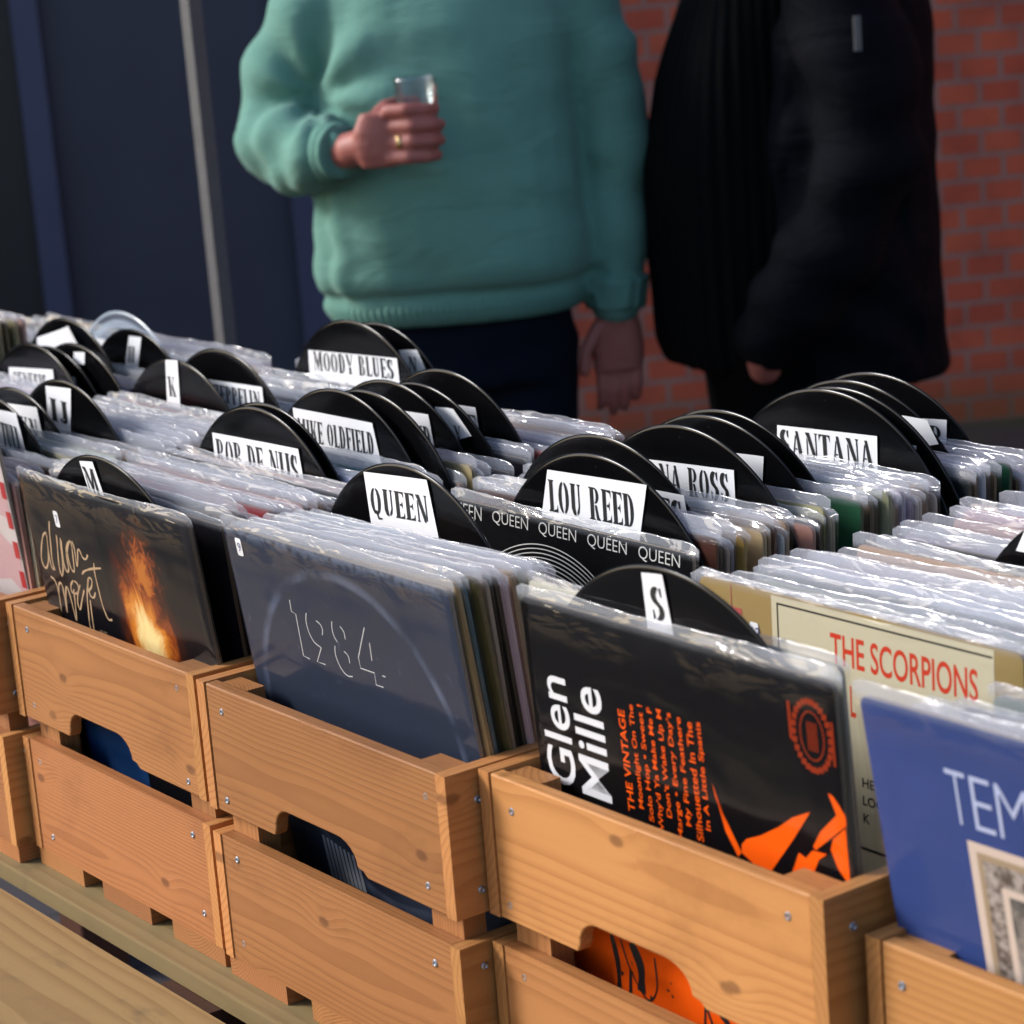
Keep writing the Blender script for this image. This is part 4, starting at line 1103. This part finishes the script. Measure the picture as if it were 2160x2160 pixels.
        h -= .009*max(0, 1-abs(co.z-.968)/.014)*sm(.27, .24, abs(co.x))
        h += .0045*math.sin(64*(co.x*.6-co.y*.8)+3*s1)*sm(-.11, -.17, co.x)*sm(1.33, 1.27, co.z)*sm(.02, -.06, co.y)
        h += .0045*math.sin(co.z*44+4*noise.noise(co*7))*sm(.215, .25, co.x)*sm(.93, 1.0, co.z)
        # long diagonal pulls across the chest
        h += .006*math.sin((co.x*1.3+co.z*.7)*26+3*noise.noise(co*4))*max(0, 1-abs(co.z-1.30)/.24)*sm(.22, .14, abs(co.x))*sm(.0, -.06, co.y)
        return h
    wrinkle(sw, folds)
    sws = link('sweatshirt', sw, M_TEAL, p)
    b2 = bmesh.new()
    for z0 in (.922,):
        bm_loft(b2, [(0, -.006, .918, .213, .158), (0, -.008, .930, .220, .164), (0, -.010, .950, .224, .168), (0, -.011, .960, .216, .160)], 60)
    bm_cyl(b2, (-.190, -.186, 1.220), (-.160, -.236, 1.224), .0535, .044, 28); bm_cyl(b2, (.2735, -.006, .958), (.272, -.008, .900), .0600, .0520, 28)
    link('ribbed_bands', fuse('bands', b2, .006, 2), cloth_mat('teal_rib_knit', (.112, .248, .202), rib=110), sws)
    b2 = bmesh.new()
    bm_loft(b2, [(0, 0, .80, .195, .135), (0, -.005, .90, .198, .140), (0, -.005, .99, .190, .135)])
    for sd in (-1, 1):
        x = sd*.098
        bm_limb(b2, [((x, 0, .86), .108), ((x+sd*.006, -.005, .66), .090), ((x+sd*.01, -.012, .48), .074), ((x+sd*.012, 0, .28), .068), ((x+sd*.015, .02, .075), .058)], 20)
    tr = fuse('jeans', b2, .010, 4); wrinkle(tr, lambda co: .006*noise.noise(Vector((co.x*9, co.y*9, co.z*18))))
    link('jeans', tr, M_DENIM, p)
    for sd in (-1, 1):
        b2 = bmesh.new(); x = sd*.098+sd*.03
        bm_limb(b2, [((x-sd*.012, .04, .048), .046), ((x, -.08, .042), .042), ((x+sd*.006, -.19, .036), .036)]); link('shoe', fuse('shoe', b2, .007, 3), M_SHOE, p)
    b2 = bmesh.new()
    n, k = 24, 8
    rg = [[None]*k for _ in range(n)]
    c0 = Vector((-.066, -.3005, 1.2365))
    for i in range(n):
        a = 2*math.pi*i/n
        for j in range(k):
            b = 2*math.pi*j/k; rr_ = .0122+.0022*math.cos(b)
            rg[i][j] = b2.verts.new(c0+Vector((.0042*math.sin(b), rr_*math.cos(a), rr_*math.sin(a))))
    for i in range(n):
        for j in range(k): b2.faces.new((rg[i][j], rg[(i+1) % n][j], rg[(i+1) % n][(j+1) % k], rg[i][(j+1) % k]))
    bmesh.ops.recalc_face_normals(b2, faces=b2.faces)
    link('gold_ring', from_bm('ring', b2, True), M_GOLD, p)
    return gx, gy
gx, gy = person1()

def glass_mat():
    t = NT('thin_glass')
    tr = t.new('ShaderNodeBsdfTransparent'); t.set(tr.inputs[0], (.90, .93, .93))
    gl = t.new('ShaderNodeBsdfGlossy'); gl.inputs['Roughness'].default_value = .04
    lw = t.new('ShaderNodeLayerWeight'); lw.inputs[0].default_value = .35
    m = t.new('ShaderNodeMixShader'); t.set(m.inputs[0], t.math('MULTIPLY_ADD', lw.outputs['Facing'], .55, .06)); t.set(m.inputs[1], tr.outputs[0]); t.set(m.inputs[2], gl.outputs[0])
    return t.done(m.outputs[0])
def lathe(prof, n=40):
    bm = bmesh.new(); prev = None
    for r, z in prof:
        c = [bm.verts.new((r*math.cos(2*math.pi*i/n), r*math.sin(2*math.pi*i/n), z)) for i in range(n)]
        if prev:
            for i in range(n): bm.faces.new((prev[i], prev[(i+1) % n], c[(i+1) % n], c[i]))
        prev = c
    bmesh.ops.recalc_face_normals(bm, faces=bm.faces)
    return from_bm('lathe', bm, True)
rot = Matrix.Rotation(YAW, 3, 'Z')
gp = P1+rot @ Vector((gx, gy, 1.2060))
gl = link('drinking_glass', lathe([(.001, .004), (.024, .004), (.026, .0), (.0285, .004), (.0305, .05), (.0345, .143), (.0352, .147), (.0335, .1465), (.0295, .05), (.0265, .012), (.001, .011)]), glass_mat(), None, gp, (0, 0, YAW))
gl.scale = (1, 1, .87)
tag(gl, 'small clear glass with red print held by the teal sweatshirt person', 'glass')
link('drink', lathe([(.001, .013), (.0255, .013), (.0292, .060), (.001, .060)]), simple('amber_drink', (.30, .13, .02), .1), gl)
b2 = bmesh.new()
for i in range(7):
    for j in range(10):
        a = R(-38+i*7+6); u, v_ = (i-3)/3.2, (j-4.5)/4.8
        if u*u+v_*v_ > 1 or (j % 4 == 3 and i % 2): continue
        q = []
        for da, dz in ((-3, -.0022), (3, -.0022), (3, .0022), (-3, .0022)):
            z = .10+v_*.030+dz; r = .0311+.0040*(z-.05)/.093+.0006; a2 = a+R(da)
            q.append(b2.verts.new((r*math.cos(a2), r*math.sin(a2), z)))
        b2.faces.new(q)
link('red_emblem', from_bm('emblem', b2), flat('red_glass_print', (.45, .02, .02)), gl)

# ---- person in the black jacket, in profile to the left
def person2():
    P2 = hloc(.50, 4.3, -.99)
    bm = bmesh.new()
    bm_loft(bm, [(-.01, 0, .84, .13, .155), (-.04, 0, .98, .17, .175), (-.055, 0, 1.12, .175, .175), (-.03, 0, 1.28, .15, .175), (.01, 0, 1.44, .125, .185), (.03, 0, 1.53, .085, .13), (.02, 0, 1.58, .055, .055)])
    bm_limb(bm, [((.02, 0, 1.55), .058), ((.0, 0, 1.66), .056)])
    for sd in (-1, 1):
        y = sd*.095
        bm_limb(bm, [((.0, y, .90), .092), ((-.01, y, .50), .060), ((.0, y, .30), .055), ((.02, y, .09), .038)])
        bm_limb(bm, [((.03, y, .05), .036), ((-.12, y, .035), .034), ((-.18, y, .03), .026)])
        # arms bent, hands in the jacket pockets
        bm_limb(bm, [((.05, sd*.20, 1.49), .058), ((.115, sd*.255, 1.19), .043), ((.05, sd*.245, 1.03), .036), ((-.066, sd*.224, .842), .031), ((-.064, sd*.200, .812), .029)])
        F = []
        bm_ball(bm, (-.062, sd*.165, .785), (.034, .020, .042))
        for i, dx in enumerate((-.028, -.010, .008, .025)):
            F.append([((-.062+dx, sd*.162, .765), .0105), ((-.066+dx, sd*.155, .730), .0092), ((-.066+dx, sd*.146, .703), .008)])
        F.append([((-.085, sd*.170, .805), .0125), ((-.103, sd*.165, .775), .011), ((-.108, sd*.158, .752), .009)])
        hand_chain(bm, F)
    at = head(bm, (-.015, 0, 1.745), (-1, -.05))
    p = link('person', fuse('person', bm, .0052, 3), M_SKIN, None, P2, (0, 0, YAW)); tag(p, 'person in a black jacket seen from the side, hand in pocket', 'person')
    for sd in (-1, 1):
        b2 = bmesh.new(); bm_ball(b2, at(.079, sd*.031, .012), .0125); link('eye', from_bm('eye', b2, True), M_EYE, p)
    b2 = bmesh.new(); bm_ball(b2, at(-.018, 0, .050), (.098, .088, .092)); bm_ball(b2, at(-.05, 0, .0), (.065, .075, .085)); link('hair', fuse('hair', b2, .008, 2), M_HAIR, p)
    b2 = bmesh.new()
    bm_loft(b2, [(-.045, 0, .805, .165, .180), (-.05, 0, .845, .175, .188), (-.060, 0, .92, .168, .19), (-.065, 0, 1.02, .172, .192), (-.065, 0, 1.14, .172, .192), (-.045, 0, 1.28, .158, .188), (-.005, 0, 1.42, .142, .19), (.02, 0, 1.53, .110, .15), (.02, 0, 1.61, .072, .075)])
    ks = fuse('sweater', b2, .008, 4); wrinkle(ks, lambda co: (.0013*math.sin(math.atan2(co.y, co.x+.02)*40+2*noise.noise(co*3))+.008*noise.noise(Vector((co.x*9, co.y*9, co.z*3))))*(1 if co.z < 1.45 else .2))
    link('ribbed_sweater', ks, M_BLACKRIB, p)
    b2 = bmesh.new()
    bm_loft(b2, [(.095, 0, .765, .175, .225), (.092, 0, .80, .180, .232), (.085, 0, .95, .178, .232), (.080, 0, 1.12, .180, .228), (.085, 0, 1.28, .178, .222), (.095, 0, 1.42, .165, .215), (.085, 0, 1.52, .12, .155), (.06, 0, 1.585, .075, .085)])
    for sd in (-1, 1):
        bm_limb(b2, [((.06, sd*.20, 1.49), .092), ((.105, sd*.248, 1.32), .088), ((.120, sd*.262, 1.17), .084), ((.075, sd*.258, 1.06), .078), ((.0, sd*.240, .945), .072), ((-.056, sd*.214, .860), .064)], 22)
    jk = fuse('jacket', b2, .010, 4)
    def fj(co):
        h = .012*noise.noise(Vector((co.x*6, co.y*6, co.z*13+2)))
        if abs(co.y) > .2: h += .007*math.sin(38*(co.z+.5*co.x)+3*noise.noise(co*5))
        return h
    wrinkle(jk, fj); j = link('padded_jacket', jk, M_BLACK, p)
    b2 = bmesh.new(); bm_box(b2, .087, .097, -.3480, -.3380, 1.325, 1.378); bm_bevel(b2, .001); z = link('sleeve_zip', from_bm('zip', b2), simple('pale_zip_tape', (.09, .09, .095), .5), j)
    b2 = bmesh.new()
    bm_loft(b2, [(-.01, 0, .78, .15, .170), (-.02, 0, .90, .165, .178), (-.03, 0, 1.0, .165, .175)])
    for sd in (-1, 1):
        y = sd*.092
        bm_limb(b2, [((-.02, y, .84), .128), ((-.022, y, .66), .112), ((-.02, y, .48), .085), ((-.005, y, .28), .075), ((.02, y, .075), .064)], 20)
    bm_limb(b2, [((.07, -.08, .80), .11), ((.09, -.08, .62), .095)])
    link('trousers', fuse('trousers', b2, .010, 4), M_BLACKTR, p)
    for sd in (-1, 1):
        b2 = bmesh.new(); y = sd*.095
        bm_limb(b2, [((.04, y, .048), .046), ((-.08, y, .042), .042), ((-.19, y, .036), .036)]); link('shoe', fuse('shoe', b2, .007, 3), M_SHOE, p)
person2()

# ------------------------------------------------------------------ light and camera
world = bpy.data.worlds.new('World'); sc.world = world; world.use_nodes = True
nt = world.node_tree; bg = nt.nodes['Background']
sky = nt.nodes.new('ShaderNodeTexSky'); sky.sky_type = 'NISHITA'; sky.sun_disc = False
SE = R(31); AZ = (-.74, -.68)
sky.sun_elevation = SE; sky.sun_rotation = math.atan2(AZ[0], AZ[1]); sky.air_density = 1.0; sky.dust_density = 2.0
nt.links.new(sky.outputs[0], bg.inputs[0]); bg.inputs[1].default_value = .10
sl = bpy.data.lights.new('sun', 'SUN'); sl.energy = 1.5; sl.angle = R(16); sl.color = (1, .99, .975)
so = bpy.data.objects.new('sun', sl); COL.objects.link(so)
d = Vector((AZ[0], AZ[1], 0)).normalized()*math.cos(SE)+Vector((0, 0, math.sin(SE)))
so.rotation_euler = d.to_track_quat('Z', 'Y').to_euler()

cam = bpy.data.cameras.new('camera'); co = bpy.data.objects.new('camera', cam); COL.objects.link(co); sc.camera = co
FPX = 5315.65
cam.sensor_width = 36; cam.lens = FPX/2160*36; cam.clip_start = .05; cam.clip_end = 400
y_, p_, r_ = .9516, .2342, -.0795
fwd = Vector((-math.sin(y_)*math.cos(p_), math.cos(y_)*math.cos(p_), -math.sin(p_)))
right = Vector((math.cos(y_), math.sin(y_), 0)); up = right.cross(fwd)
R2 = right*math.cos(r_)+up*math.sin(r_); U2 = -right*math.sin(r_)+up*math.cos(r_)
mat = Matrix((R2, U2, -fwd)).transposed().to_4x4(); mat.translation = (1.7627, -.9272, .5898)
co.matrix_world = mat
cam.dof.use_dof = True; cam.dof.focus_distance = 2.05; cam.dof.aperture_fstop = cam.lens/9.0

sc.view_settings.view_transform = 'Standard'; sc.view_settings.look = 'None'; sc.view_settings.exposure = 1.20; sc.view_settings.gamma = 1.0
sc.cycles.use_denoising = True; sc.cycles.use_adaptive_sampling = True; sc.cycles.adaptive_threshold = .02
sc.cycles.max_bounces = 10; sc.cycles.transparent_max_bounces = 40; sc.cycles.diffuse_bounces = 3; sc.cycles.glossy_bounces = 4
sc.cycles.caustics_reflective = False; sc.cycles.caustics_refractive = False
